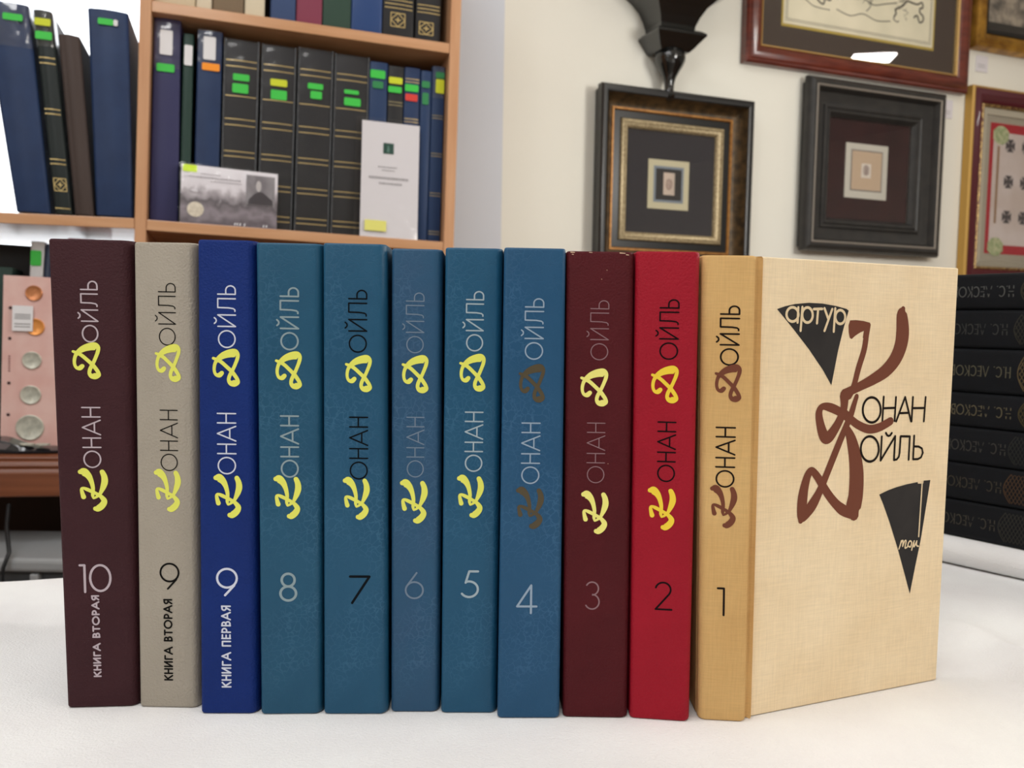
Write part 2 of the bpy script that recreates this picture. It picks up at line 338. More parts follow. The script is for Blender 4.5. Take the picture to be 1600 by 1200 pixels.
def cloth_mesh():
    ang = math.radians(14.6); e1 = V(math.cos(ang), math.sin(ang)); e2 = V(math.sin(ang), -math.cos(ang))
    o = V(-.337, .5575) - e1 * .62; LX, LY, drop = 2.0, .95, .72; r = .008
    def prof(L_, n):      # distance along -> (inside coord, drop)
        s = [(-r, -drop), (-r, -drop * .5), (-r, -.1), (-r, -.03), (-r * .95, -r), (-r * .6, -r * .35), (0, 0)]
        return s
    us = prof(LX, 0) + [(LX * i / 200, 0) for i in range(1, 200)] + [(LX - q[0], q[1]) for q in reversed(prof(LX, 0))]
    vs_ = prof(LY, 0) + [(LY * i / 130, 0) for i in range(1, 130)] + [(LY - q[0], q[1]) for q in reversed(prof(LY, 0))]
    verts = []; nu = len(us)
    for v, dv in vs_:
        for u, du in us:
            p = o + e1 * u + e2 * v; z = min(du, dv)
            if z > -1e-6: z = wrinkle(p.x, p.y)
            elif z < -.02: p = p + (e2 * (-1 if v < .1 else 1 if v > LY - .1 else 0) + e1 * (-1 if u < .1 else 1 if u > LX - .1 else 0)) * (.008 * (1 + math.sin(u * 31 + v * 27)) * min(1, -z / .3))
            verts.append(V(p.x, p.y, z))
    fs = [(j * nu + i, j * nu + i + 1, (j + 1) * nu + i + 1, (j + 1) * nu + i) for j in range(len(vs_) - 1) for i in range(nu - 1)]
    return MB().add(verts, fs)
o = cloth_mesh().build('tablecloth', cloth_m, smooth=True)
tag(o, 'cream white canvas cloth covering the table under the row of coloured books', 'tablecloth')

# ================================================================ the eleven standing volumes
def prnt(name, c, rough=.5): return mat(name, c, rough, 0.3 if max(c[:3]) > .08 else 0.08)
page_m = mat('page_block', rgb(222, 208, 180), 0.9, 0.1, c2=rgb(200, 184, 152), scale=900, stretch=(1, 0.02, 0.02))
yellow = prnt('yellow_foil', rgb(228, 230, 100)); pale_yellow = prnt('pale_yellow_foil', rgb(238, 232, 128)); gold_yellow = prnt('golden_yellow_foil', rgb(240, 208, 60))
dull_brown = prnt('dull_brown_foil', rgb(80, 70, 50)); rust = prnt('rust_brown_print', rgb(112, 62, 44), .8)
def tealm(n, a, b): return mat(n, a, 0.45, 0.28, c2=b, scale=40, bump=0.10, bscale=330, kind='leather')
def clothm(n, a, b): return mat(n, a, 0.62, 0.22, c2=b, scale=30, bump=0.55, bscale=1000)
STYLE = {
 '10': (clothm('maroon_brown_case', rgb(60, 28, 34), rgb(55, 24, 30)), rgb(186, 172, 180), yellow, '10', 'КНИГА ВТОРАЯ', 'dark maroon brown hardback with silver lettering and numeral 10, leftmost of the standing row'),
 '9b': (clothm('stone_grey_case', rgb(168, 160, 147), rgb(162, 154, 141)), rgb(16, 14, 13), yellow, '9', 'КНИГА ВТОРАЯ', 'stone grey hardback with black lettering, standing between dark maroon and royal blue ones'),
 '9a': (clothm('royal_blue_case', rgb(7, 42, 114), rgb(6, 38, 106)), rgb(205, 210, 226), yellow, '9', 'КНИГА ПЕРВАЯ', 'royal blue hardback with white lettering and small white subtitle, right of the stone grey one'),
 '8': (tealm('dark_teal_leatherette', rgb(25, 76, 105), rgb(29, 81, 110)), rgb(138, 158, 165), yellow, '8', None, 'smooth dark teal hardback with grey numeral 8, touching the royal blue one'),
 '7': (tealm('teal_leatherette', rgb(25, 77, 108), rgb(30, 82, 113)), rgb(10, 16, 22), yellow, '7', None, 'teal leatherette hardback with black lettering and black numeral 7 under yellow initials'),
 '6': (tealm('slate_blue_leatherette', rgb(42, 78, 110), rgb(37, 80, 112)), rgb(108, 126, 146), yellow, '6', None, 'narrowest, slate blue hardback with faint grey numeral 6, a little lower than its neighbours'),
 '5': (tealm('petrol_blue_leatherette', rgb(24, 78, 110), rgb(29, 82, 114)), rgb(160, 178, 188), yellow, '5', None, 'petrol blue hardback with silvery numeral 5 and yellow initials, right of the narrowest slate one'),
 '4': (tealm('steel_blue_leatherette', rgb(28, 76, 112), rgb(33, 80, 116)), rgb(146, 166, 186), dull_brown, '4', None, 'steel blue hardback with dull brown initials and silvery numeral 4, touching the wine red one'),
 '3': (clothm('wine_red_case', rgb(80, 13, 22), rgb(73, 11, 19)), rgb(140, 108, 114), pale_yellow, '3', None, 'wine red hardback with scuffed top, faint grey numeral 3 and pale yellow initials'),
 '2': (clothm('scarlet_case', rgb(158, 15, 38), rgb(150, 13, 35)), rgb(24, 10, 14), gold_yellow, '2', None, 'bright scarlet hardback with black lettering and golden yellow initials, beside the beige cloth one'),
 '1': (mat('beige_spine_linen', rgb(214, 176, 118), 0.85, 0.2, c2=rgb(196, 152, 94), scale=14, detail=5, bump=0.16, bscale=620, kind='weave', lo=.4, hi=.75), rgb(30, 22, 18), rust, '1', None, 'beige linen hardback with its decorated front cover swung open, rightmost of the standing row'),
}
BOOKS={
 '10':dict(P=(-196.4,372.35),yaw=5.84,w=31.14,tl=-4.47,tr=30.2,H=207.87, o=(11.41, 17.9, 163.38, 190.08), n=(10.69, 17.7, 108.26, 135.21), D=(7.48, 18.69, 147.26, 163.37), K=(8.33, 20.25, 88.59, 108.4), num=(7.52, 20.17, 52.68, 65.11), sub=(12.28, 15.04, 13.89, 51.13) ),
 '9b':dict(P=(-165.0,374.89),yaw=-0.47,w=27.15,tl=-0.11,tr=26.71,H=207.25, o=(10.72, 18.13, 162.55, 189.81), n=(10.84, 18.5, 107.24, 134.47), D=(8.77, 20.4, 146.58, 163.2), K=(7.81, 19.81, 88.77, 108.36), num=(9.82, 18.66, 54.28, 66.17), sub=(11.62, 15.07, 12.4, 49.61) ),
 '9a':dict(P=(-135.38,369.21),yaw=1.81,w=25.57,tl=0.04,tr=24.49,H=208.25, o=(8.82, 16.6, 162.14, 189.02), n=(8.27, 16.34, 107.2, 134.07), D=(5.97, 18.58, 145.46, 161.67), K=(6.4, 19.1, 87.73, 107.49), num=(7.25, 16.66, 53.52, 65.82), sub=(9.57, 13.29, 11.91, 48.92) ),
 '8':dict(P=(-108.83,369.43),yaw=3.56,w=26.99,tl=-1.59,tr=26.48,H=207.46, o=(9.77, 17.13, 161.68, 188.62), n=(9.6, 16.93, 106.16, 133.37), D=(7.32, 18.64, 144.64, 161.13), K=(6.43, 18.12, 87.58, 107.37), num=(8.73, 15.92, 51.22, 63.84) ),
 '7':dict(P=(-81.17,370.82),yaw=2.23,w=28.36,tl=-0.95,tr=26.22,H=207.87, o=(11.44, 19.42, 161.06, 188.13), n=(11.74, 19.7, 105.63, 133.21), D=(9.62, 21.87, 143.91, 159.95), K=(8.7, 20.64, 87.52, 106.89), num=(10.88, 20.63, 50.51, 62.71) ),
 '6':dict(P=(-51.73,374.19),yaw=2.24,w=21.73,tl=-1.35,tr=20.66,H=206.35, o=(6.35, 13.86, 161.11, 187.53), n=(6.71, 14.12, 106.35, 133.3), D=(4.29, 16.09, 143.58, 160.27), K=(3.84, 15.92, 85.54, 105.77), num=(6.02, 14.42, 51.64, 63.54) ),
 '5':dict(P=(-29.3,374.04),yaw=2.23,w=25.29,tl=-0.52,tr=24.67,H=207.15, o=(9.46, 16.83, 162.4, 188.59), n=(9.48, 17.15, 109.37, 136.01), D=(6.46, 18.23, 144.73, 161.27), K=(6.14, 18.02, 88.49, 108.22), num=(8.34, 16.4, 52.8, 65.04) ),
 '4':dict(P=(-3.93,369.92),yaw=2.2,w=27.77,tl=-0.37,tr=26.2,H=207.24, o=(9.84, 18.01, 159.39, 185.81), n=(9.08, 17.15, 105.17, 132.12), D=(7.19, 19.22, 140.77, 157.43), K=(6.87, 19.45, 85.06, 104.04), num=(7.84, 16.72, 47.62, 60.07) ),
 '3':dict(P=(25.45,372.18),yaw=0.0,w=29.34,tl=-2.76,tr=26.97,H=206.39, o=(10.36, 18.04, 159.54, 185.53), n=(9.39, 17.06, 105.63, 132.42), D=(6.0, 18.36, 139.42, 155.88), K=(7.1, 19.07, 82.86, 102.51), num=(9.17, 15.88, 49.21, 61.91) ),
 '2':dict(P=(55.35,372.32),yaw=-6.19,w=26.82,tl=-2.88,tr=25.02,H=206.8, o=(10.23, 17.87, 160.39, 186.38), n=(10.17, 17.56, 106.97, 133.48), D=(6.73, 18.51, 141.42, 157.71), K=(6.33, 18.28, 85.36, 104.92), num=(9.77, 17.31, 49.76, 62.6) ),
 '1':dict(P=(85.99,371.94),yaw=-4.31,w=20.84,tl=-4.92,tr=18.4,H=205.65, o=(7.17, 14.37, 158.34, 184.15), n=(6.07, 13.56, 104.95, 131.54), D=(5.03, 15.77, 142.33, 158.88), K=(3.9, 14.9, 86.64, 106.2), num=(7.32, 10.45, 47.92, 60.29) ),
}

COVER=dict(
 brown_poly=[[(50.15,178.99),(53.64,179.2),(58.21,178.86),(61.98,178.16),(62.49,177.21),(62.03,174.21),(61.51,171.13),(58.07,171.08),(58.57,174.37),(56.22,173.46),(53.46,171.98),(51.56,170.47),(50.41,170.98),(49.65,173.57),(49.38,176.6)]],
 brown=[[(60.3,174.18,3.11),(59.22,165.83,3.21),(56.27,157.02,3.21),(53.72,148.2,3.21),(50.95,144.7,4.66)],[(81.82,185.05,2.59),(81.26,182.58,6.21),(82.17,175.01,7.87),(81.58,168.27,7.77),(78.53,161.51,7.25),(72.93,155.89,6.47),(65.52,151.89,5.33),(58.16,148.83,4.4),(52.0,146.46,4.4),(49.14,144.73,6.11)],[(53.3,132.57,3.45),(47.04,136.55,4.0),(40.94,139.02,4.14),(36.11,139.57,3.1),(34.26,136.82,3.79),(35.24,131.56,4.55),(37.72,125.93,5.52),(40.49,125.55,5.52),(44.72,130.43,4.55),(47.82,135.95,4.14),(48.74,140.05,4.28),(48.52,144.28,5.11)],[(55.89,143.95,2.48),(54.57,140.24,2.9),(52.78,135.25,3.45),(49.7,128.81,3.45),(47.65,124.72,3.59),(43.58,115.98,3.73),(39.52,107.27,3.73),(36.13,100.33,4.14),(31.99,94.06,5.38),(27.08,89.06,4.48),(25.7,87.38,1.72)],[(48.51,137.11,3.45),(53.27,133.16,3.86),(58.02,130.36,4.0),(64.33,128.38,4.14),(70.57,129.11,4.14),(77.16,131.78,4.0)],[(51.06,129.07,3.45),(53.77,123.92,5.66),(56.34,116.04,7.31),(57.81,107.54,8.42),(57.87,97.83,8.76),(56.68,91.22,8.97),(57.39,88.12,5.52)],[(58.05,87.34,3.45),(50.93,90.69,5.24),(46.19,94.03,4.55),(41.42,98.83,4.28),(37.45,103.82,4.14),(34.3,107.84,3.86),(31.24,110.35,3.45),(29.14,108.39,4.0),(27.36,102.62,4.83),(26.52,96.78,5.52),(26.3,90.3,4.97),(25.98,87.66,2.76)]],
 black=[[(70.82,137.33,1.16),(70.65,138.49,1.16),(70.27,139.61,1.16),(69.7,140.65,1.16),(68.96,141.56,1.16),(68.08,142.31,1.16),(67.1,142.87,1.16),(66.05,143.22,1.16),(64.98,143.35,1.16),(63.93,143.25,1.16),(62.93,142.93,1.16),(62.02,142.4,1.16),(61.24,141.68,1.16),(60.61,140.8,1.16),(60.17,139.79,1.16),(59.93,138.69,1.16),(59.89,137.55,1.16),(60.05,136.39,1.16),(60.42,135.28,1.16),(60.98,134.25,1.16),(61.71,133.34,1.16),(62.57,132.58,1.16),(63.55,132.01,1.16),(64.59,131.65,1.16),(65.67,131.5,1.16),(66.73,131.59,1.16),(67.74,131.9,1.16),(68.66,132.43,1.16),(69.45,133.15,1.16),(70.09,134.04,1.16),(70.54,135.06,1.16),(70.78,136.17,1.16),(70.82,137.33,1.16)],[(72.33,143.51,1.08),(72.18,132.02,1.08)],[(79.96,143.22,1.08),(79.77,131.82,1.08)],[(72.41,138.05,1.08),(79.88,138.1,1.08)],[(80.79,131.61,1.08),(85.71,143.14,1.08)],[(85.71,143.14,1.08),(90.2,131.37,1.08)],[(83.06,135.48,1.08),(88.14,135.53,1.08)],[(90.71,143.07,1.08),(90.56,131.36,1.08)],[(98.87,142.95,1.08),(98.49,131.16,1.08)],[(91.07,137.69,1.08),(98.56,137.63,1.08)],[(70.69,118.79,1.16),(70.51,119.97,1.16),(70.13,121.11,1.16),(69.55,122.17,1.16),(68.81,123.1,1.16),(67.93,123.87,1.16),(66.95,124.46,1.16),(65.9,124.83,1.16),(64.82,124.98,1.16),(63.76,124.9,1.16),(62.75,124.6,1.16),(61.84,124.08,1.16),(61.06,123.36,1.16),(60.43,122.49,1.16),(59.99,121.48,1.16),(59.74,120.37,1.16),(59.7,119.21,1.16),(59.87,118.05,1.16),(60.24,116.92,1.16),(60.8,115.86,1.16),(61.53,114.93,1.16),(62.4,114.15,1.16),(63.38,113.55,1.16),(64.43,113.17,1.16),(65.5,113.0,1.16),(66.57,113.07,1.16),(67.59,113.37,1.16),(68.51,113.88,1.16),(69.31,114.6,1.16),(69.95,115.48,1.16),(70.4,116.5,1.16),(70.65,117.62,1.16),(70.69,118.79,1.16)],[(72.22,124.63,1.08),(72.16,113.2,1.08)],[(72.16,113.2,1.08),(80.62,124.54,1.08)],[(80.62,124.54,1.08),(80.53,113.03,1.08)],[(74.71,126.26,1.08),(75.47,125.17,1.08),(76.44,124.76,1.08),(77.43,125.03,1.08),(78.36,126.14,1.08)],[(80.53,113.1,1.08),(82.19,113.26,1.08),(83.48,114.44,1.08),(83.87,116.36,1.08),(84.03,124.32,1.08)],[(84.03,124.32,1.08),(89.91,124.05,1.08)],[(89.91,124.05,1.08),(89.88,112.81,1.08)],[(92.72,124.35,1.08),(92.71,112.88,1.08)],[(92.71,112.88,1.08),(95.83,112.83,1.08),(97.86,113.64,1.08),(98.86,115.75,1.08),(98.09,117.93,1.08),(95.94,118.91,1.08),(92.81,119.11,1.08)]],
 wedge=[[(8.99,183.18),(13.3,184.52),(18.83,185.68),(26.33,186.39),(33.99,186.25),(41.82,185.34),(47.8,184.18),(49.08,183.45),(46.32,174.57),(43.84,164.94),(41.88,154.91),(40.77,149.31),(35.42,156.46),(27.28,165.56),(18.37,174.45),(12.57,179.89)],[(72.35,96.86),(77.46,98.51),(82.78,99.76),(89.54,100.83),(96.41,101.5),(96.82,100.69),(100.25,100.61),(100.36,102.02),(104.8,102.05),(102.87,89.07),(100.46,72.73),(97.79,60.11),(95.04,46.39),(91.03,56.48),(86.11,68.63),(79.77,82.8),(75.18,91.94)]],
 cream=[[(20.66,181.13,1.24),(20.52,181.94,1.24),(20.16,182.69,1.24),(19.61,183.33,1.24),(18.91,183.81,1.24),(18.11,184.1,1.24),(17.26,184.19,1.24),(16.42,184.06,1.24),(15.65,183.72,1.24),(15.0,183.2,1.24),(14.51,182.54,1.24),(14.22,181.78,1.24),(14.14,180.96,1.24),(14.29,180.15,1.24),(14.64,179.4,1.24),(15.18,178.76,1.24),(15.88,178.28,1.24),(16.68,177.98,1.24),(17.52,177.89,1.24),(18.37,178.02,1.24),(19.14,178.35,1.24),(19.8,178.87,1.24),(20.29,179.53,1.24),(20.59,180.3,1.24),(20.66,181.13,1.24)],[(20.48,184.24,1.2),(20.35,177.47,1.2)],[(22.73,184.42,1.2),(22.16,173.84,1.2)],[(29.07,183.66,1.2),(33.87,183.87,1.2)],[(31.51,183.73,1.2),(31.14,177.32,1.2)],[(35.06,184.21,1.2),(37.53,179.35,1.2)],[(39.54,183.95,1.2),(35.55,174.0,1.2)],[(41.23,184.3,1.2),(40.83,173.71,1.2)],[(28.58,181.02,1.24),(28.43,181.89,1.24),(28.1,182.7,1.24),(27.6,183.38,1.24),(26.97,183.9,1.24),(26.24,184.22,1.24),(25.48,184.31,1.24),(24.72,184.17,1.24),(24.03,183.82,1.24),(23.45,183.27,1.24),(23.02,182.56,1.24),(22.76,181.75,1.24),(22.7,180.88,1.24),(22.84,180.01,1.24),(23.16,179.21,1.24),(23.66,178.53,1.24),(24.29,178.0,1.24),(25.01,177.68,1.24),(25.78,177.58,1.24),(26.54,177.72,1.24),(27.23,178.07,1.24),(27.82,178.62,1.24),(28.26,179.33,1.24),(28.52,180.15,1.24),(28.58,181.02,1.24)],[(47.15,180.49,1.24),(47.01,181.3,1.24),(46.68,182.05,1.24),(46.19,182.69,1.24),(45.57,183.17,1.24),(44.87,183.46,1.24),(44.12,183.55,1.24),(43.39,183.42,1.24),(42.72,183.09,1.24),(42.15,182.58,1.24),(41.74,181.92,1.24),(41.49,181.16,1.24),(41.43,180.36,1.24),(41.57,179.55,1.24),(41.89,178.81,1.24),(42.38,178.17,1.24),(42.99,177.68,1.24),(43.7,177.39,1.24),(44.44,177.3,1.24),(45.18,177.42,1.24),(45.86,177.75,1.24),(46.42,178.26,1.24),(46.85,178.92,1.24),(47.1,179.68,1.24),(47.15,180.49,1.24)],[(99.47,101.7,0.8),(98.93,74.46,0.8)],[(86.4,69.4,0.75),(87.11,71.19,0.75),(87.73,73.35,0.75)],[(87.65,72.46,0.75),(88.7,73.38,0.75),(88.74,70.52,0.75)],[(88.74,70.52,0.75),(89.96,73.06,0.75),(90.81,72.73,0.75),(90.32,69.59,0.75),(91.89,69.98,0.75)],[(91.89,69.98,0.75),(92.52,72.06,0.75),(93.59,72.76,0.75),(94.49,71.73,0.75),(93.78,69.82,0.75),(92.64,70.19,0.75)],[(94.73,68.14,0.75),(95.34,70.49,0.75),(96.12,72.55,0.75)],[(95.89,71.77,0.75),(96.17,69.62,0.75),(97.81,72.41,0.75)],[(97.81,72.41,0.75),(97.81,70.28,0.75),(99.12,69.63,0.75)],[(100.15,69.97,0.75),(100.36,70.06,0.75)]],
)

def sect(w, r, bulge, rightopen=False, shoulder=1.0):
    rx = min(r * shoulder, w * .3); rd = r * shoulder ** 1.7
    out = [(1.3, 7.0), (.5, 6.3), (.1, 5.2), (0, r + 1)]
    for k in range(7):
        t = math.radians(90 * k / 6); out.append((r - r * math.cos(t), r - r * math.sin(t)))
    for k in range(1, 6):
        t = k / 6; out.append((r + (w - r - rx) * t, -bulge * math.sin(PI * t)))
    for k in range(7):
        t = math.radians(90 - 90 * k / 6); out.append((w - rx + rx * math.cos(t), rd - rd * math.sin(t)))
    if rightopen: out += [(w + .5, r + 1.2), (w + 1.4, r + 1.7), (w + 2.3, r + 1.2), (w + 2.9, r + .4), (w + 2.9, r + 1.6), (w + 2.2, r + 2.4), (w + 1.2, r + 2.9), (w - .8, r + 2.6)]
    else: out += [(w, max(rd + .4, r + 1)), (w - .1, max(5.6, rd + .8)), (w - .5, 6.3), (w - 1.3, 7.0), (w - 2.7, 7.0), (w - 1.6, 3.6)]
    out += [(w - r - .6, 1.7), (r + .6, 1.7), (1.6, 3.6), (2.7, 7.0)]
    return out
def make_case(root, warp, w, H, D, cm, spine_m=None, r=2.2, bulge=0.0, bt=2.6, opened=False, pages=page_m, lip=.5, shoulder=1.0):
    S_ = sect(w, r, bulge, opened, shoulder); cx = w / 2
    mb = MB(); loops = []
    for z, k in ((0, 1), (.35, .35), (1.0, 0), (H * .33, 0), (H * .66, 0), (H - 1.0, 0), (H - .35, .35), (H, 1)):
        loops.append([warp(s + (cx - s) / cx * lip * k if abs(s - cx) > 1 else s, d + (lip * k if d < 3 else 0), z) for s, d in S_])
    mb.loft(loops, caps=False)
    n = len(S_)
    tr = tessellate_polygon([[V(s, d, 0) for s, d in S_]])
    mb.f += [list(t) for t in tr] + [[(len(loops) - 1) * n + i for i in t] for t in tr]; mb.mi += [0] * (2 * len(tr))
    sp = mb.build('spine', spine_m or cm, root, smooth=True)
    for x0, x1 in ((.12, bt),) + (() if opened else ((w - bt, w - .12),)):
        b = MB(); b.box(x0, x1, 7.1, D, 0, H, lambda q: warp(q.x, q.y, q.z)); b.build('cover_board', cm, root, bevel=.0005)
    b = MB(); b.box(bt + .2, w - bt - .2, 2.4, D - 3.5, 2.5, H - 2.5, lambda q: warp(q.x, q.y, q.z)); b.build('page_block', pages, root)
    return sp
SHOULDER = {'4': 1.2, '1': 1.0, '9a': 2.2, '10': 2.2}
DEPTH_YAW = {'10': 2.4, '2': 1.0, '1': 0.0}
for key, B in BOOKS.items():
    cm, lc, sw, num, sub, label = STYLE[key]
    yw = math.radians(B['yaw']); dy = math.radians(DEPTH_YAW.get(key, 2.0))
    ex = V(math.cos(yw), math.sin(yw), 0); dv = V(-math.sin(dy), math.cos(dy), 0)
    w_, H_, tl, tr_ = B['w'], B['H'], B['tl'], B['tr']
    def warp(s, d, z, w_=w_, H_=H_, tl=tl, tr_=tr_, ex=ex, dv=dv):
        t = z / H_; l = tl * t; r = w_ + (tr_ - w_) * t
        return (ex * (l + (r - l) * s / w_) + dv * d + V(0, 0, z)) / 1000
    root = thing('hardback_book', label, 'book', WORLD, (B['P'][0] / 1000, B['P'][1] / 1000, 0), 'volumes standing in a row on the white cloth')
    sp = make_case(root, warp, w_, H_, 128, cm, r=1.8 if key != '1' else 3.0, opened=(key == '1'), shoulder=SHOULDER.get(key, 1.9))
    D_ = -.10
    f = lambda u, z: warp(u, D_, z)
    lm = prnt('lettering_' + key, lc)
    def line(s, rng, stroke, gap, name, mb):
        u0, u1, z0, z1 = rng; cap = (u1 - u0); mb.fn = f
        text(mb, s, 0, 1, stroke, lambda a_, b_: (u1 - b_ * cap, z0 + a_ * (z1 - z0)), gap)
    mb = MB()
    o = B['o']; cap = o[1] - o[0] - .2
    if key == '10': o = (o[0] + .3, o[1], o[2], o[3])
    thick = {'10': .62, '9b': .48, '9a': .62, '8': .72, '7': .66, '6': .5, '5': .62, '4': .6, '3': .42, '2': .66, '1': .72}[key]
    line('ОЙЛЬ', o, thick, .17, '', mb); mb.build('title_lettering', lm, sp)
    mb = MB(); line('ОНАН', B['n'], thick, .15, '', mb); mb.build('title_lettering', lm, sp)
    mb = MB(); mb.fn = f; u0, u1, z0, z1 = B['num']
    if key == '10':
        wd = u1 - u0
        for st in GLYPH['1'][1]: mb.ribbon([(u0 + gx * wd * .68, z0 + gy * (z1 - z0), 1.0) for gx, gy in st], f, False)
        for st in GLYPH['0'][1]: mb.ribbon([(u0 + wd * .32 + gx * wd * .97, z0 + gy * (z1 - z0), 1.0) for gx, gy in st], f, False)
    else:
        adv = GLYPH[num][0]; th2 = {'9b': .85, '9a': 1.0, '8': 1.1, '7': 1.1, '6': .8, '5': 1.0, '4': .95, '3': .65, '2': .8, '1': .9}[key]
        for st in GLYPH[num][1]: mb.ribbon([(u0 + gx / adv * (u1 - u0) if num != '1' else u0 + (gx / .24) * (u1 - u0) * .9, z0 + gy * (z1 - z0), th2) for gx, gy in st], f, False)
    mb.build('volume_numeral', lm, sp)
    for sw_, bb, (bx, by, bw, bh) in ((SWASH_K, B['K'], (115, 100, 650, 1045)), (SWASH_D, B['D'], (145, 115, 630, 875))):
        mb = MB(); u0, u1, z0, z1 = bb; kx = (u1 - u0) / bw; kz = (z1 - z0) / bh
        for st in sw_: mb.ribbon([(u0 + (x - bx) * kx, z1 - (y - by) * kz, q * (kx + kz) / 2) for x, y, q in st], f)
        mb.build('swash_initial', sw, sp)
    if key == '3':      # rubbed head of the spine
        mb = MB()
        for u_, z_, l_, t_ in ((1.6, .5, 1.6, .5), (2.2, 1.4, .6, .35), (9.5, .45, 1.2, .3), (22.5, .5, 2.2, .5), (25.2, 1.2, 1.0, .45), (17.0, 7.9, .15, .3), (14.8, 11.8, .12, .3), (18.5, 92, .15, .28)):
            mb.ribbon([(u_, H_ - z_, t_), (u_ + l_, H_ - z_ - .1, t_ * .7)], f, False, 3)
        mb.build('scuff_marks', prnt('rubbed_board', rgb(206, 176, 150), .8), sp)
    if sub:
        mb = MB(); line(sub, B['sub'], .72, .2, '', mb); mb.build('subtitle_lettering', lm, sp)
    if key == '1':      # the open front cover
        by_ = math.radians(22.87); bx = V(math.cos(by_), math.sin(by_), 0); bn = V(math.sin(by_), -math.cos(by_), 0)
        hinge = V(108.9 - B['P'][0], 375.3 - B['P'][1], 0)
        Lc, Hc = 116.2, 205.6
        def cov(x, z, d=0): return (hinge + bx * (x - 1.93 * z / Hc * (1 - x / Lc) + .57 * z / Hc * x / Lc) + bn * d + V(0, 0, z)) / 1000
        cl = mat('beige_cover_linen', rgb(243, 222, 187), 0.88, 0.2, c2=rgb(235, 211, 173), scale=22, detail=6, bump=0.16, bscale=620, kind='weave')
        b = MB(); b.box(.4, Lc, -2.8, 0, 0, Hc, lambda q: cov(q.x, q.z, q.y)); bd = b.build('cover_board', cl, root, bevel=.0006)
        tag(bd, 'open front cover with black wedges and brown brush initials')
        b = MB(); b.box(3, Lc - 3, -3.0, -2.7, 3, Hc - 3, lambda q: cov(q.x, q.z, q.y)); b.build('endpaper', page_m, bd)
        fp = lambda d: (lambda x, y: cov(x, y, d))
        ink = mat('black_print', rgb(44, 42, 42), .8, .2, c2=rgb(52, 49, 48), scale=60)
        mb = MB(bn)
        for p in COVER['brown_poly']: mb.flat(p, fp(.10))
        for s in COVER['brown']: mb.ribbon(s, fp(.10))
        mb.build('swash_initials', rust, bd)
        mb = MB(bn)
        for s in COVER['black']: mb.ribbon(s, fp(.13), smooth=False)
        mb.build('author_lettering', lm, bd)
        for p in COVER['wedge']: MB().flat(p, fp(.10)).build('printed_wedge', ink, bd)
        crm = prnt('cream_print', rgb(226, 205, 168), .8)
        for part in (COVER['cream'][:10], COVER['cream'][10:]):
            mb = MB(bn)
            for s in part: mb.ribbon(s, fp(.15), smooth=len(s) > 2 and len(s) < 8, capn=3)
            mb.build('cream_lettering', crm, bd)

# ================================================================ pile of black volumes on a folded cloth
PILE = Frame((.36427, .60006, .021), (-.59822, .80133, 0), (.80133, .59822, 0), (0, 0, 1))
mb = MB(); loops = []
for k in range(41):
    x = -.20 + .33 * k / 40; sag = .0012 * math.sin(x * 37) + .0008 * math.sin(x * 83 + 1)
    prof = []
    for j in range(13):
        t = math.radians(-90 + 180 * j / 12); prof.append((-.007 + .0105 - .0105 * math.cos(t) - (.0015 * math.sin(x * 29)) , .0105 * math.sin(t) - .0105))
    prof += [(.17, -.0002), (.17, -.0208)]
    loops.append([V(x, y, z + (sag * .4 if 3 < j < 9 else 0)) for j, (y, z) in enumerate(prof)])
mb.loft(loops)
o = mb.build('folded_cloth', cloth_m, smooth=True); o.matrix_world = PILE.mat(0, 0, 0)
tag(o, 'thick fold of white cloth lying under the pile of black books', 'cloth')
black_m = mat('black_cloth_case', rgb(10, 12, 16), 0.7, 0.2, c2=rgb(13, 15, 20), scale=60, bump=0.3, bscale=1500)
ornm = mat('ornament_net_print', rgb(58, 54, 44), 0.5, 0.4)
GZ = [.0, .0285, .0566, .084, .1096, .1424, .1708, .197]
TX = [.0189, .0161, .0146, .0122, .0140, .0178, .0149]; OX = [.0165, .0142, .0125, .0072, .0092, .0132, .0100]
TC = [rgb(70, 66, 58), rgb(66, 61, 52), rgb(66, 64, 60), rgb(92, 84, 64), rgb(84, 80, 64), rgb(62, 62, 60), rgb(84, 84, 82)]
LB = ['resting directly on the white folded cloth', 'second above the white folded cloth, ornament plainly copper toned', 'third above the white folded cloth, its lettering grey', 'in the exact middle of the pile, gilt lettered',
      'third down from the pile top, lettering rather bright', 'second down from the top of the pile, very faint lettering', 'topmost of the pile, in front of the maroon picture frame']
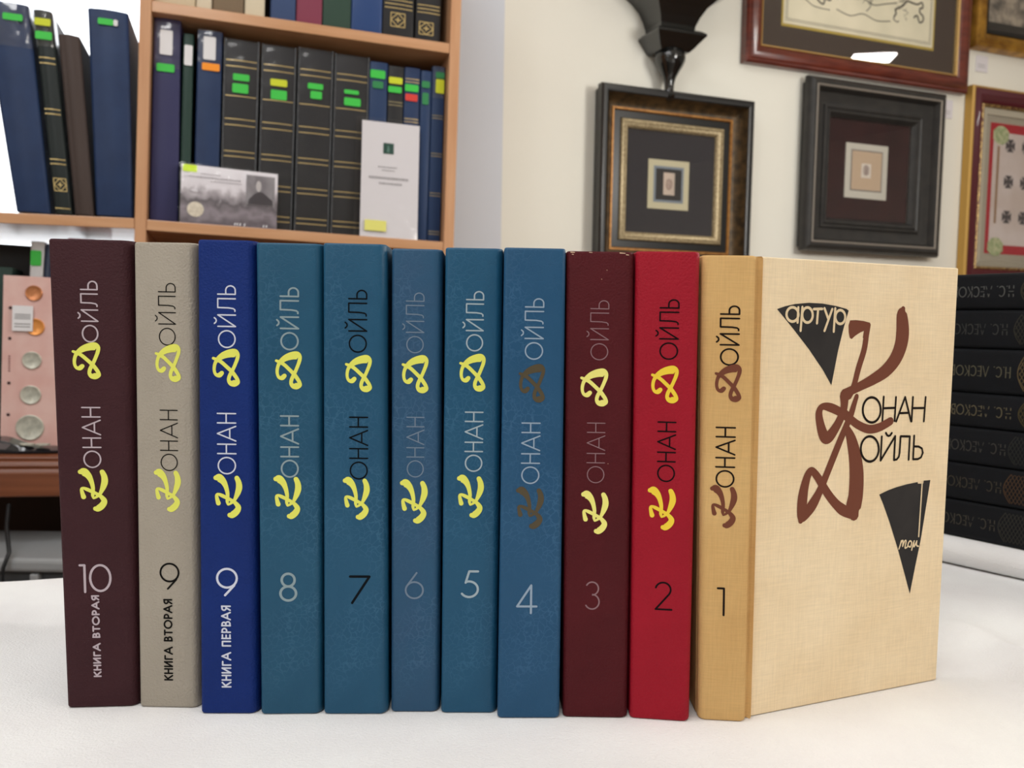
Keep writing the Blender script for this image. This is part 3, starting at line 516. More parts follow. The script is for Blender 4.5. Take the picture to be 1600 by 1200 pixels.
for i in range(7):
    th_ = (GZ[i + 1] - GZ[i]) * 1000 - .3; sh = random.uniform(-.002, .002)
    root = thing('black_book', 'black cloth volume lying flat, ' + LB[i], 'book', PILE, (0, 0, GZ[i]), 'black volumes piled behind the beige book')
    # lying on its side: spine length along x, thickness up
    def warp(s, d, z, th_=th_): return V(-.130 + z / 1000, d / 1000, s / 1000)
    sp = make_case(root, warp, th_, 212, 132, black_m, r=3.2, bulge=1.2, bt=2.5)
    h0 = th_ * .36; capm = .0076
    def fz(x, z, th_=th_): return V(x, -(1.2 * math.sin(PI * max(0, min(1, (z * 1000 - 3.2) / (th_ - 6.4)))) + .12) / 1000, z)
    mb = MB(); mb.fn = fz; zc = th_ / 2000 + .0036; x0 = TX[i]
    for ch in 'Н.С. ЛЕСКОВ':
        adv, sts = GLYPH['Л_'] if ch == 'Л' else GLYPH[ch]
        for st in sts:
            mb.ribbon([(x0 + gx * capm * .72, zc - gy * capm, .00072 if abs(st[0][0] - st[-1][0]) < .3 else .0005) for gx, gy in st], fz, False, 3)
        x0 += (adv + .14) * capm * .72
    mb.build('title_lettering', prnt('dim_gilt_%d' % i, TC[i]), sp)
    mb = MB(); e0 = OX[i]; zt, zb = th_ / 1000 - .0035, .0035
    curve = [(e0 - .0042 * (1 - math.sin(PI * k / 12)), zb + (zt - zb) * k / 12) for k in range(13)]
    mb.ribbon([(x, z, .0007) for x, z in curve], fz, False)
    stp = .0026
    for q in range(-14, 30):
        for sg in (1, -1):
            pts = []
            for k in range(15):
                z = zb + (zt - zb) * k / 14; x = e0 - .0045 - .04 + q * stp + sg * (z - zb) * .55
                lim = e0 - .0042 * (1 - math.sin(PI * k / 14))
                if -.035 < x - e0 and x < lim: pts.append((x, z, .0005))
            if len(pts) > 2: mb.ribbon(pts, fz, False, 0)
    mb.build('ornament_panel', prnt('dim_net_%d' % i, [rgb(52, 50, 46), rgb(74, 56, 42), rgb(46, 46, 44), rgb(74, 66, 44), rgb(86, 72, 46), rgb(52, 50, 44), rgb(60, 56, 46)][i]), sp)

# ================================================================ bookcase
wood = mat('beech_veneer', rgb(206, 158, 120), 0.22, 0.5, c2=rgb(196, 146, 106), scale=6, detail=5, stretch=(1, 6, 14))
wood_v = mat('beech_veneer_upright', rgb(204, 156, 118), 0.45, 0.35, c2=rgb(194, 143, 104), scale=6, detail=5, stretch=(14, 6, 1))
wood_dark = mat('dark_brown_back', rgb(64, 44, 34), 0.6, 0.3)
oak_red = mat('reddish_counter_wood', rgb(124, 72, 46), 0.35, 0.45, c2=rgb(106, 58, 34), scale=7, detail=5, stretch=(1, 8, 22))
root = thing('bookcase', 'light brown wooden bookcase with two bays of albums, standing on the brown counter', 'bookcase', SHELF, (0, 0, -.3517))
Z = .3517; DP = .262; ZT = .62
MB().box(-.0073, .009, 0, DP, 0, ZT + Z).build('upright', wood_v, root, bevel=.0012)
MB().box(.4655, .4828, 0, DP, 0, ZT + Z).build('upright', wood_v, root, bevel=.0012)
MB().box(-.62, -.604, 0, DP, 0, ZT + Z).build('upright', wood_v, root, bevel=.0012)
MB().box(.0092, .4653, .0015, DP - .01, -.0160 + Z, Z).build('shelf_board', wood, root, bevel=.001)
MB().box(.0092, .4653, .0015, DP - .01, .3105 + Z, .327 + Z).build('shelf_board', wood, root, bevel=.001)
def lb(q): return V(q.x, q.y, q.z + (-.006 * (-q.x) / .186))
MB().box(-.6038, -.0075, .0015, DP - .01, -.0148 + Z, .0008 + Z, lb).build('shelf_board', wood, root, bevel=.001)
MB().box(.0092, .4653, DP - .009, DP - .003, 0, ZT + Z).build('back_panel', wood_dark, root)
# counter under it
root = thing('counter', 'reddish brown wooden counter with a moulded front edge under the bookcase', 'counter', SHELF, (0, 0, -.352))
prof = [(.27, 0), (-.022, 0), (-.027, -.002), (-.029, -.005), (-.0275, -.009), (-.031, -.012), (-.032, -.016), (-.030, -.020), (-.0335, -.0235), (-.034, -.027), (-.034, -.058), (-.032, -.060), (.27, -.060)]
mb = MB(); mb.loft([[V(x, y, z) for y, z in prof] for x in (-1.05, .56)]); mb.build('counter_top', oak_red, root, smooth=True)
MB().box(-1.05, .56, .24, .262, -.69, -.0605).build('back_panel', wood_dark, root)
zf = -.352
MB().box(.53, .56, .0, .24, -.69, -.0605).build('side_panel', wood_dark, root); MB().box(-1.05, -1.02, .0, .24, -.69, -.0605).build('side_panel', wood_dark, root)

# ---------------------------------------------------------------- shelf books
def album(name, label, q, y, D, cm, bulge=1.5, r=3, group=None, lean_pages=page_m, z0=0.0):
    xl0, xr0, xl1, xr1, H = q     # left/right at the foot and at the top, height (metres)
    root = thing(name, label, 'book', SHELF, (xl0, y, z0 + .0008), group)
    w_ = (xr0 - xl0) * 1000; H_ = H * 1000
    def warp(s, d, z):
        t = z / H_; l = (xl1 - xl0) * 1000 * t; r_ = w_ + ((xr1 - xl0) * 1000 - w_) * t
        return V(l + (r_ - l) * s / w_, d, z) / 1000
    sp = make_case(root, warp, w_, H_, D * 1000, cm, r=min(r, w_ * .25), bulge=bulge, bt=min(2.6, w_ * .2))
    return root, sp, warp
def sticker(root, rect, m, yoff, base, name='price_sticker', r=.002, label=None):   # rect in SHELF x0,x1,z0,z1
    x0, x1, z0, z1 = rect; pts = rrect(x0 - base[0], x1 - base[0], z0 - base[2], z1 - base[2], r)
    o = MB().prism(pts, lambda a_, b_, d: V(a_, d, b_), yoff, yoff - .0006).build(name, m, root)
    if label: o['label'] = label
    return o
GREEN = mat('green_tag', rgb(62, 196, 72), .5); LIME = mat('lime_tag', rgb(206, 214, 40), .5); ORANGE = mat('orange_tag', rgb(250, 150, 30), .5); RED = mat('red_tag', rgb(214, 60, 50), .5); WHITE = mat('white_label', rgb(226, 224, 226), .6); DGREEN = mat('deep_green_tag', rgb(44, 132, 76), .5)
GREYINK = mat('grey_ink', rgb(128, 126, 128), .8)
gold = mat('gilt_band', rgb(206, 182, 124), .35, .5, metal=.7); gold_d = mat('dim_gilt_band', rgb(150, 138, 104), .4, .5, metal=.5)
navy = mat('navy_album', rgb(30, 52, 90), .5, .35, c2=rgb(26, 46, 82), scale=30, bump=.2, bscale=700)
purple_navy = mat('purple_navy_album', rgb(48, 48, 88), .5, .35, bump=.2, bscale=700)
blackalb = mat('black_album', rgb(30, 30, 33), .5, .35, bump=.3, bscale=500, c2=rgb(36, 36, 38), scale=30)
dgreen = mat('dark_green_album', rgb(32, 58, 50), .5, .35, bump=.2, bscale=700)
brown = mat('brown_album', rgb(70, 58, 54), .6, .3, bump=.3, bscale=500)
deepblue = mat('deep_blue_album', rgb(30, 54, 92), .45, .35, bump=.2, bscale=700)
seam_m = mat('sleeve_seam_film', rgb(92, 94, 98), .4, .5, alpha=.6, c2=rgb(70, 72, 75), scale=160)
sleeve = mat_sleeve('clear_sleeve', .03); sleeve2 = mat_sleeve('crinkled_sleeve', .10)
def bands(sp, warp, w_mm, zs, m, bulge, thick=1.35, x0=.06, x1=.94):
    mb = MB()
    for z in zs:
        n = 8; lo, hi = [], []
        for k in range(n + 1):
            t = x0 + (x1 - x0) * k / n; r = .12; tt = max(0, min(1, (t - r) / (1 - 2 * r)))
            d = -bulge * math.sin(PI * tt) - .35 + (0.6 if t < .04 or t > .96 else 0)
            lo.append((t * w_mm, d, z - thick / 2)); hi.append((t * w_mm, d, z + thick / 2))
        mb.add([warp(*q) for q in lo + hi], [(k, k + 1, n + 2 + k, n + 1 + k) for k in range(n)])
    return mb.build('gilt_bands', m, sp)
def sleeve_on(root, warp, w_mm, H_mm, z0, z1, m, bulge, nm='plastic_sleeve'):
    mb = MB(); loops = []
    for k in range(9):
        z = z0 + (z1 - z0) * k / 8
        loops.append([warp(s, d, z) for s, d in ((-.35, 30), (-.4, 8), (-.4, 1.2), (.8, -.5), (w_mm * .3, -bulge - .7), (w_mm * .7, -bulge - .7), (w_mm - .8, -.5), (w_mm + .4, 1.2), (w_mm + .4, 8), (w_mm + .35, 30))])
    mb.loft(loops, caps=False, closed=False); o = mb.build(nm, m, root, smooth=True)
    if z1 - z0 > 200:      # the folded side seams of a full sleeve
        for s0, s1 in ((-.2, 2.6), (w_mm - 2.6, w_mm + .25)):
            MB().box(s0, s1, -bulge * .35 - 1.15, -bulge * .35 - .75, z0 + .5, z1, lambda q: warp(q.x, q.y, q.z)).build('sleeve_seam', seam_m, o)
    return o
def emblem(sp, warp, cx, cz, rx, rz, d, m):     # gilt lozenge in a square outline
    mb = MB(); fn = lambda x, z: warp(x, d, z); t = rx * .13
    for k in ([(cx - rx, cz), (cx, cz + rz), (cx + rx, cz), (cx, cz - rz), (cx - rx, cz)], [(cx - rx, cz - rz), (cx + rx, cz - rz), (cx + rx, cz + rz), (cx - rx, cz + rz), (cx - rx, cz - rz)]):
        for p, q in zip(k[:-1], k[1:]): mb.ribbon([(p[0], p[1], t), (q[0], q[1], t)], fn, False, 2)
    mb.ribbon([(cx - rx * .35, cz, t * 1.4), (cx + rx * .35, cz, t * 1.4)], fn, False); mb.ribbon([(cx, cz - rz * .35, t * 1.4), (cx, cz + rz * .35, t * 1.4)], fn, False)
    return mb.build('gilt_emblem', m, sp)
G_R = 'albums on the right bay shelf'; Y0 = .022
def shelfbook(name, label, x0, x1, H, cm, stickers=(), gb=(), gm=gold, slv=None, D=.20, bulge=1.2, x0t=None, x1t=None):
    root, sp, warp = album(name, label, (x0, x1, x0 if x0t is None else x0t, x1 if x1t is None else x1t, H), Y0, D, cm, bulge, group=G_R)
    w_mm = (x1 - x0) * 1000
    yo = -(bulge + .9) / 1000
    for rect, m in stickers: sticker(root, rect, m, yo, (x0, Y0, 0), 'barcode_label' if m is WHITE else 'price_tag')
    if gb: bands(sp, warp, w_mm, [z * 1000 for z in gb], gm, bulge)
    if slv: sleeve_on(root, warp, w_mm, H * 1000, slv[0] * 1000, slv[1] * 1000, slv[2], bulge)
    return root, sp, warp
shelfbook('stock_album', 'tall purplish navy album with white barcode label, against the left upright', .0105, .0518, .309, purple_navy, [((.0199, .038, .254, .2913), WHITE), ((.0162, .0415, .2283, .2403), GREEN)], slv=(.235, .3095, sleeve2), x1t=.049)
shelfbook('stock_album', 'thin dark green album squeezed between two navy albums', .0530, .0680, .291, dgreen, [((.055, .0668, .2424, .2732), WHITE)], bulge=.6)
shelfbook('stock_album', 'navy album with an orange price tag', .0735, .1100, .300, navy, [((.0824, .1004, .2547, .2901), WHITE), ((.081, .1067, .2384, .2496), ORANGE)], slv=(.25, .301, sleeve2))
zs4 = (.2598, .2505, .2046, .1688, .1594, .1185, .1106, .0702, .0622, .0222, .0142)
shelfbook('stock_album', 'black gilt banded album in clear sleeve, first of four, behind the postcard folder', .1128, .1650, .292, blackalb, [((.1268, .1512, .2284, .2388), GREEN), ((.1262, .1501, .2094, .2237), GREEN)], zs4, slv=(0, .2925, sleeve))
shelfbook('stock_album', 'black gilt banded album with one yellow tag over a green tag', .1690, .2215, .291, blackalb, [((.183, .2087, .2271, .2379), LIME), ((.1841, .2086, .206, .2209), GREEN)], zs4, slv=(0, .2915, sleeve))
shelfbook('stock_album', 'black gilt banded album fully in view between folder and white booklet', .2250, .2795, .2935, blackalb, [((.2405, .2645, .2294, .2386), GREEN), ((.245, .2629, .2143, .2264), GREEN)], zs4, slv=(0, .294, sleeve))
shelfbook('stock_album', 'black gilt banded album partly hidden by the white booklet', .2822, .3372, .2915, blackalb, [((.2979, .3214, .2288, .2353), GREEN), ((.2983, .3247, .21, .2226), GREEN)], zs4, slv=(0, .292, sleeve))
shelfbook('stock_album', 'blue album with two green tags behind the top of the white booklet', .3382, .3682, .287, deepblue, [((.3393, .3634, .2597, .273), GREEN), ((.3432, .3605, .2437, .255), DGREEN)], bulge=.8)
shelfbook('stock_album', 'black narrow album with a yellow tag above a green tag, behind white booklet', .3687, .3950, .284, blackalb, [((.3697, .392, .2545, .2651), LIME), ((.3691, .3911, .2401, .2501), GREEN)], (.225, .220), gold_d, bulge=.8)
shelfbook('stock_album', 'navy album with a red tag below a green tag', .3955, .4220, .285, navy, [((.3964, .419, .2452, .2566), GREEN), ((.3976, .4178, .2297, .2409), RED)], (.266, .261, .2005, .1955), bulge=.8)
shelfbook('stock_album', 'very narrow deep blue album with two dark green tags', .4230, .4415, .283, deepblue, [((.4245, .438, .2544, .2653), DGREEN), ((.426, .4364, .2268, .2461), DGREEN)], bulge=.6)
shelfbook('stock_album', 'deep blue album with a long yellow tag against the right upright', .4420, .4640, .293, deepblue, [((.4476, .4621, .273, .2832), DGREEN), ((.448, .4622, .2481, .2712), LIME)], (.2110, .2065, .1480, .1435, .082, .0775, .018, .0135), gold_d, bulge=.8, slv=(.24, .2935, sleeve2))
# upper shelf: only the feet of these show
G_T = 'books on the upper shelf'
def topbook(label, x0, x1, cm, D=.2, H=.26, bulge=1.0, gb=(), emb=None):
    root, sp, warp = album('stock_album', label, (x0, x1, x0, x1, H), .02, D, cm, bulge, group=G_T, z0=.3272)
    if gb: bands(sp, warp, (x1 - x0) * 1000, gb, gold, bulge)
    if emb: emblem(sp, warp, *emb, -bulge - .4, gold)
topbook('pale beige book on the upper shelf, against the left upright', .0100, .0690, mat('pale_beige', rgb(206, 190, 160), .6, bump=.2))
topbook('cream book on the upper shelf, left of the taupe one', .0700, .0930, mat('cream_case', rgb(214, 202, 178), .6, bump=.2))
topbook('taupe brown book on the upper shelf between two cream ones', .0942, .1398, mat('taupe_case', rgb(122, 104, 82), .6, bump=.2))
topbook('cream book on the upper shelf, right of the taupe one', .1412, .1715, mat('cream_case_pale', rgb(214, 202, 176), .6, bump=.2))
topbook('slate blue book on the upper shelf, left of the maroon one', .1800, .2185, mat('slate_case', rgb(52, 72, 112), .6, bump=.2))
topbook('maroon book on the upper shelf', .2195, .2598, mat('maroon_case', rgb(130, 56, 78), .6, bump=.2))
topbook('dark green book on the upper shelf', .2602, .3052, mat('bottle_green_case', rgb(42, 68, 56), .6, bump=.2))
topbook('shiny blue book on the upper shelf, right of the green one', .3058, .3556, mat('shiny_blue_case', rgb(46, 72, 122), .3, bump=.2))
topbook('black album with gilt lozenge on the upper shelf, beside the shiny blue book', .3562, .4080, blackalb, gb=(63, 56.5, 50), emb=(25, 31, 11.5, 11))
topbook('black album with gilt lozenge on the upper shelf, nearest the right upright', .4105, .4535, blackalb, gb=(62, 56, 50), emb=(18, 24, 11.5, 10))

# left bay, in front of the window
def leftbook(name, label, q, cm, z0, stickers=(), gb=(), emb=None, bulge=3.0, slv=None):
    root, sp, warp = album(name, label, q, .004, .19, cm, bulge, r=5, group='albums leaning before the window', z0=z0)
    for rect, m in stickers: sticker(root, rect, m, -(bulge + 1.0) / 1000, (q[0], 0, z0))
    if gb: bands(sp, warp, (q[1] - q[0]) * 1000, [(z - z0) * 1000 for z in gb], gold, bulge)
    if emb: emblem(sp, warp, *emb, -bulge - .4, gold)
    if slv: sleeve_on(root, warp, (q[1] - q[0]) * 1000, q[4] * 1000, slv[0] * 1000, slv[1] * 1000, sleeve2, bulge)
leftbook('stock_album', 'wide navy album leaning left before the window, at the picture edge', (-.166, -.1215, -.2149, -.1558, .297), navy, -.0026, [((-.1872, -.1618, .2688, .2783), GREEN)], slv=(.235, .2965))
leftbook('stock_album', 'black gilt banded album with a torn plastic top, yellow and green tags', (-.1155, -.0925, -.150, -.1255, .292), mat('green_black_album', rgb(28, 36, 36), .5, .35, bump=.3, bscale=500), -.0016, [((-.1469, -.1258, .2674, .2777), LIME), ((-.1455, -.1236, .2477, .259), GREEN)], (.2223, .2145, .1489, .1422, .0769, .0705, .0063), (11.5, 42, 8, 9), bulge=1.6, slv=(.24, .302))
leftbook('stock_album', 'brown plain album leaning between black and navy ones', (-.089, -.0634, -.117, -.0880, .2605), brown, -.0008)
leftbook('stock_album', 'navy album with a half white green tag, next to the upright before the window', (-.0608, -.0095, -.0785, -.0232, .3025), navy, .0007, [((-.0634, -.0425, .2802, .2892), GREEN), ((-.0423, -.0364, .2802, .2892), WHITE)])

# ---------------------------------------------------------------- cards standing on the right bay shelf
def card(name, label, cat, xs, zs_, y0, y1, th_):   # leaning panel: foot at y0, top at y1; quad warp
    x0, x1 = xs; root = thing(name, label, cat, SHELF, (x0, y0, 0)); Hc = zs_[0]; slope = zs_[1]
    def P(u, v, d=0): return V(u * (x1 - x0), (y1 - y0) * v - d, v * (Hc + slope * u))
    return root, P
photo_m = bpy.data.materials.new('landscape_photograph'); photo_m.use_nodes = True
nt = photo_m.node_tree; N = nt.nodes; p = N['Principled BSDF']; p.inputs['Roughness'].default_value = .35
tc = N.new('ShaderNodeTexCoord'); n1 = N.new('ShaderNodeTexNoise'); n1.inputs['Scale'].default_value = 60; n1.inputs['Detail'].default_value = 6
sx = N.new('ShaderNodeSeparateXYZ'); mm = N.new('ShaderNodeMath'); mm.operation = 'MULTIPLY_ADD'; mm.inputs[1].default_value = .045; rp = N.new('ShaderNodeValToRGB')
mr = N.new('ShaderNodeMapRange'); mr.inputs['From Max'].default_value = .11
nt.links.new(tc.outputs['Object'], n1.inputs['Vector']); nt.links.new(tc.outputs['Object'], sx.inputs[0]); nt.links.new(n1.outputs['Fac'], mm.inputs[0]); nt.links.new(sx.outputs['Z'], mm.inputs[2])
nt.links.new(mm.outputs[0], mr.inputs['Value']); nt.links.new(mr.outputs[0], rp.inputs[0]); nt.links.new(rp.outputs[0], p.inputs['Base Color'])
cr = rp.color_ramp; cr.elements[0].position = .0; cr.elements[0].color = rgb(150, 140, 146); cr.elements[1].position = 1; cr.elements[1].color = rgb(236, 232, 236)
for ps, c in ((.22, rgb(92, 82, 88)), (.38, rgb(138, 128, 134)), (.52, rgb(88, 80, 84)), (.66, rgb(176, 168, 172)), (.74, rgb(222, 216, 220))): e = cr.elements.new(ps); e.color = c
root, P = card('postcard_folder', 'grey picture folder with a landscape and small portrait, propped before the albums', 'folder', (.0555, .198), (.091, -.003), .003, .012, .003)
MB().box(0, 1, 0, .003, 0, 1, lambda q: P(q.x, q.z, -q.y)).build('printed_card', photo_m, root)
flat = lambda P_, d: (lambda x, y: P_(x, y, d))
pr = MB(); pr.prism([(.67, .40), (.97, .40), (.97, .93), (.67, .93)], lambda x, y, d: P(x, y, d), .0002, .0008); po = pr.build('portrait_photo', mat('portrait_backdrop', rgb(150, 146, 148), .4, c2=rgb(118, 112, 116), scale=40), root)
MB().flat([(.69, .41), (.70, .50), (.76, .60), (.80, .64), (.84, .64), (.89, .58), (.95, .50), (.955, .41)], flat(P, .0011)).build('printed_figure', mat('dark_coat_print', rgb(58, 52, 56), .5), po)
MB().flat([(.80 + .028 * math.cos(k * PI / 8), .74 + .10 * math.sin(k * PI / 8)) for k in range(16)], flat(P, .0012)).build('printed_face', mat('face_print', rgb(190, 184, 182), .5), po)
MB().flat([(.155 + .085 * math.cos(k * PI / 12), .24 + .13 * math.sin(k * PI / 12)) for k in range(24)], flat(P, .0010)).build('printed_coin', mat('coin_print', rgb(226, 216, 196), .4, c2=rgb(204, 192, 170), scale=150), root)
MB().prism(rrect(.015, .16, .875, .995, .02), lambda x, y, d: P(x, y, d), .0004, .0010).build('price_sticker', mat('acid_yellow_tag', rgb(214, 246, 30), .5), root)
mb = MB()
for y, x0, x1, t in ((.80, .04, .62, .022), (.745, .30, .62, .014), (.86, .20, .40, .014)):
    x = x0
    while x < x1: l = random.uniform(.012, .03); mb.ribbon([(x, y, t), (min(x + l, x1), y, t)], flat(P, .0009), False, 0); x += l + .008
mb.build('printed_text', mat('pale_grey_ink', rgb(166, 160, 164), .6), root)
mb = MB()
for x in (.56, .585, .615, .66, .86, .89): mb.ribbon([(x, .02, .012), (x + .005, .055, .012)], flat(P, .0009), False)
mb.build('white_mark', mat('white_ink', rgb(240, 238, 240), .5), root)
MB().add([P(-.02, 0, .0022), P(1.02, 0, .0022), P(1.02, 1.03, .0022), P(-.02, 1.03, .0022)], [(0, 1, 2, 3)]).build('plastic_sleeve', sleeve, root)
root, P = card('white_booklet', 'white booklet in a clear plastic bag with a small green emblem, propped before the albums', 'booklet', (.3172, .4215), (.1945, .0), .003, .013, .003)
MB().box(.10, 1, 0, .003, 0, .97, lambda q: P(q.x, q.z, -q.y)).build('cover_sheet', mat('white_card', rgb(224, 220, 222), .4), root)
def R4(x0, x1, z0, z1): return [((x0 - .3172) / .1043, z0 / .1945), ((x1 - .3172) / .1043, z0 / .1945), ((x1 - .3172) / .1043, z1 / .1945), ((x0 - .3172) / .1043, z1 / .1945)]
lg = MB().flat(R4(.3625, .3796, .1372, .1548), flat(P, .0006)).build('green_emblem', mat('emblem_green', rgb(26, 72, 60), .5), root)
mb = MB(); mb.ribbon([(.50, .73, .02), (.515, .755, .02), (.53, .735, .02), (.505, .76, .02)], flat(P, .0009), False); mb.ribbon([(.515, .72, .015), (.515, .77, .015)], flat(P, .0009), False); mb.build('emblem_mark', mat('emblem_light', rgb(92, 132, 118), .5), lg)
MB().prism(R4(.3345, .3695, .0094, .0267), lambda x, y, d: P(x, y, d), .0030, .0034).build('price_sticker', mat('pale_yellow_tag', rgb(226, 222, 120), .5), root)
mb = MB()
for y, x0, x1, t in ((.592, .36, .66, .010), (.565, .42, .62, .008), (.50, .22, .84, .020), (.455, .38, .74, .016)):
    x = x0
    while x < x1: l = random.uniform(.015, .035); mb.ribbon([(x, y, t), (min(x + l, x1), y, t)], flat(P, .0006), False, 0); x += l + .01
mb.build('printed_text', mat('mid_grey_ink', rgb(170, 166, 168), .6), root)
mb = MB(); nx, ny = 12, 24; vs_ = []
for j in range(ny + 1):
    for i in range(nx + 1):
        u, v = i / nx, j / ny; vs_.append(P(u, v, .0018 + .0012 * math.sin(u * 9 + v * 4 + 2 * math.sin(v * 5)) * (1 - v) + .0004 * math.sin(u * 23 + v * 17)))
mb.add(vs_, [(j * (nx + 1) + i, j * (nx + 1) + i + 1, (j + 1) * (nx + 1) + i + 1, (j + 1) * (nx + 1) + i) for j in range(ny) for i in range(nx)])
mb.build('plastic_bag', mat_sleeve('clear_bag', .05), root, smooth=True)

# ================================================================ left lower bay: things on the counter
ZC = -.352
def lowbook(name, label, x0, x1, H, cm, y, x0t=None, x1t=None, D=.17, tagrect=None):
    root, sp, warp = album(name, label, (x0, x1, x0 if x0t is None else x0t, x1 if x1t is None else x1t, H), y, D, cm, .8, group='binders standing on the counter', z0=ZC)
    if tagrect: sticker(root, tagrect, GREEN, -.0018, (x0, y, ZC))
lowbook('ring_binder', 'dark green glossy binder behind the pink coin page at the picture edge', -.232, -.181, .272, dgreen, .055, D=.06)
lowbook('ring_binder', 'black binder rising behind the dark green one', -.222, -.171, .313, blackalb, .12, -.217, -.163, D=.12)
lowbook('ring_binder', 'white slim binder with a green tag leaning behind the pink coin page', -.166, -.151, .314, mat('white_binder', rgb(222, 220, 222), .4), .06, -.1585, -.1395, tagrect=(-.158, -.1435, -.075, -.052))
lowbook('ring_binder', 'dark blue slim binder between the white one and the maroon book', -.150, -.1335, .311, mat('ink_blue_binder', rgb(34, 48, 76), .3), .06, -.1385, -.1265)
lowbook('ring_binder', 'pale grey binder just left of the maroon book', -.1325, -.111, .308, mat('pale_binder', rgb(200, 202, 208), .4), .06, -.1255, -.1095)
lowbook('ring_binder', 'red book whose top edge peeks over the maroon hardback', -.1085, -.070, .3225, mat('red_binder', rgb(168, 36, 52), .5), .06)
root = thing('coin_page', 'pink album page holding five coins, standing upright on the brown counter', 'album page', SHELF, (-.1868, .03, ZC))
MB().box(0, .112, 0, .0016, 0, .259).build('page_sheet', mat('pink_page', rgb(222, 186, 178), .5, c2=rgb(214, 170, 162), scale=25), root)
for zz in (-.1408, -.186, -.252, -.299):
    MB().prism([(.0098 + .0024 * math.cos(k * PI / 6), zz - ZC + .0024 * math.sin(k * PI / 6)) for k in range(12)], lambda x, y, d: V(x, d, y), -.0001, -.0004).build('punched_hole', mat('hole_dark', rgb(60, 34, 36), .8), root)
mb = MB()
for k in range(7): mb.ribbon([(.0085, .118 + k * .0036, .0020), (.0112, .118 + k * .0036, .0020)], lambda x, y: V(x, -.0004, y), False, 0)
mb.build('printed_text', mat('rose_ink', rgb(140, 92, 92), .7), root)
sticker(root, (-.1735, -.1462, -.1744, -.1369), WHITE, -.0034, (-.1868, .03, ZC), 'barcode_label', r=.0006)
mb = MB()
for zz in (-.1500, -.1530, -.1560, -.1640, -.1680): mb.ribbon([(.0165, zz - ZC, .0012), (.0375, zz - ZC, .0012)], lambda x, y: V(x, -.0043, y), False, 0)
mb.build('printed_text', GREYINK, root)
copper = mat('copper_coin', rgb(196, 128, 84), .35, .5, metal=.5); orange_c = mat('brass_coin', rgb(226, 150, 76), .35, .5, metal=.4); silver = mat('silver_coin', rgb(206, 204, 190), .4, .5, metal=.3, c2=rgb(176, 176, 164), scale=120)
for cx, cz, r, m, lab in ((-.1462, -.1175, .0115, copper, 'dark copper coin at the top of the pink page'), (-.1434, -.1677, .0125, orange_c, 'orange brass coin half covered by the white barcode label'), (-.1471, -.2174, .0130, silver, 'silvery coin below the brass one on the pink page'),
                          (-.1478, -.2689, .0140, silver, 'silvery coin second from the bottom of the pink page'), (-.1478, -.3177, .0190, silver, 'largest silvery coin at the foot of the pink page')):
    t = thing('coin', lab, 'coin', SHELF, (cx, .0298, cz), 'coins on the pink page')
    MB().lathe([(r, 0), (r, -.0016), (r * .93, -.0022), (r * .86, -.0016), (.0001, -.0018)], 28, axis='y').build('disc', m, t, smooth=True)
    mb = MB(); f_ = lambda x, y: V(x, -.0021, y); q = r * .12
    if r < .0125: mb.ribbon([(-.3 * r, -.4 * r, q), (0, .1 * r, q * 2.2), (.2 * r, .45 * r, q * 2)], f_)
    else: mb.ribbon([(0, -.55 * r, q), (0, .5 * r, q)], f_); mb.ribbon([(-.45 * r, .1 * r, q), (0, -.1 * r, q), (.45 * r, .15 * r, q)], f_)
    mb.build('relief', m, t)
gloss_b = mat('glossy_black_plastic', rgb(26, 25, 30), .18, .6, coat=.5)
t = thing('plastic_tray', 'glossy black shallow plastic tray lying on the counter before the pink page', 'tray', SHELF, (-.155, -.004, ZC))
mb = MB(); loops = []
for k in range(25):
    x = -.055 + .125 * k / 24; e = math.sin(PI * min(1, max(0, (k + 1) / 26))) ** .5; top = .006 + .0135 * math.exp(-((x + .022) / .028) ** 2)
    loops.append([V(x, -.018 * e, .0012 + .002 * (1 - e)), V(x, -.019 * e, .005), V(x, -.016 * e, top), V(x, .012 * e, top + .004), V(x, .016 * e, .006), V(x, .014 * e, .0004)])
mb.loft(loops); mb.build('tray_shell', gloss_b, t, smooth=True)
mb = MB(); mb.loft([[V(-.045, -.0172, .0075), V(-.03, -.0168, .0178), V(-.005, -.0168, .014), V(-.012, -.0172, .0068)], [V(-.045, -.0178, .0075), V(-.03, -.0174, .0178), V(-.005, -.0174, .014), V(-.012, -.0178, .0068)]]); mb.build('tray_window', mat('smoky_plastic', rgb(96, 88, 90), .15, .6), t)
for x, lab in ((.013, 'pale coin lying on the black tray, the left of the two'), (.034, 'pale coin lying on the black tray, nearer the maroon book')):
    c_ = thing('coin', lab, 'coin', SHELF, (-.155 + x, -.0125, ZC + .0125), 'coins on the black tray')
    MB().lathe([(.0095, 0), (.0098, .0010), (.0095, .0020), (.0001, .0021)], 24).build('disc', silver, c_, smooth=True)

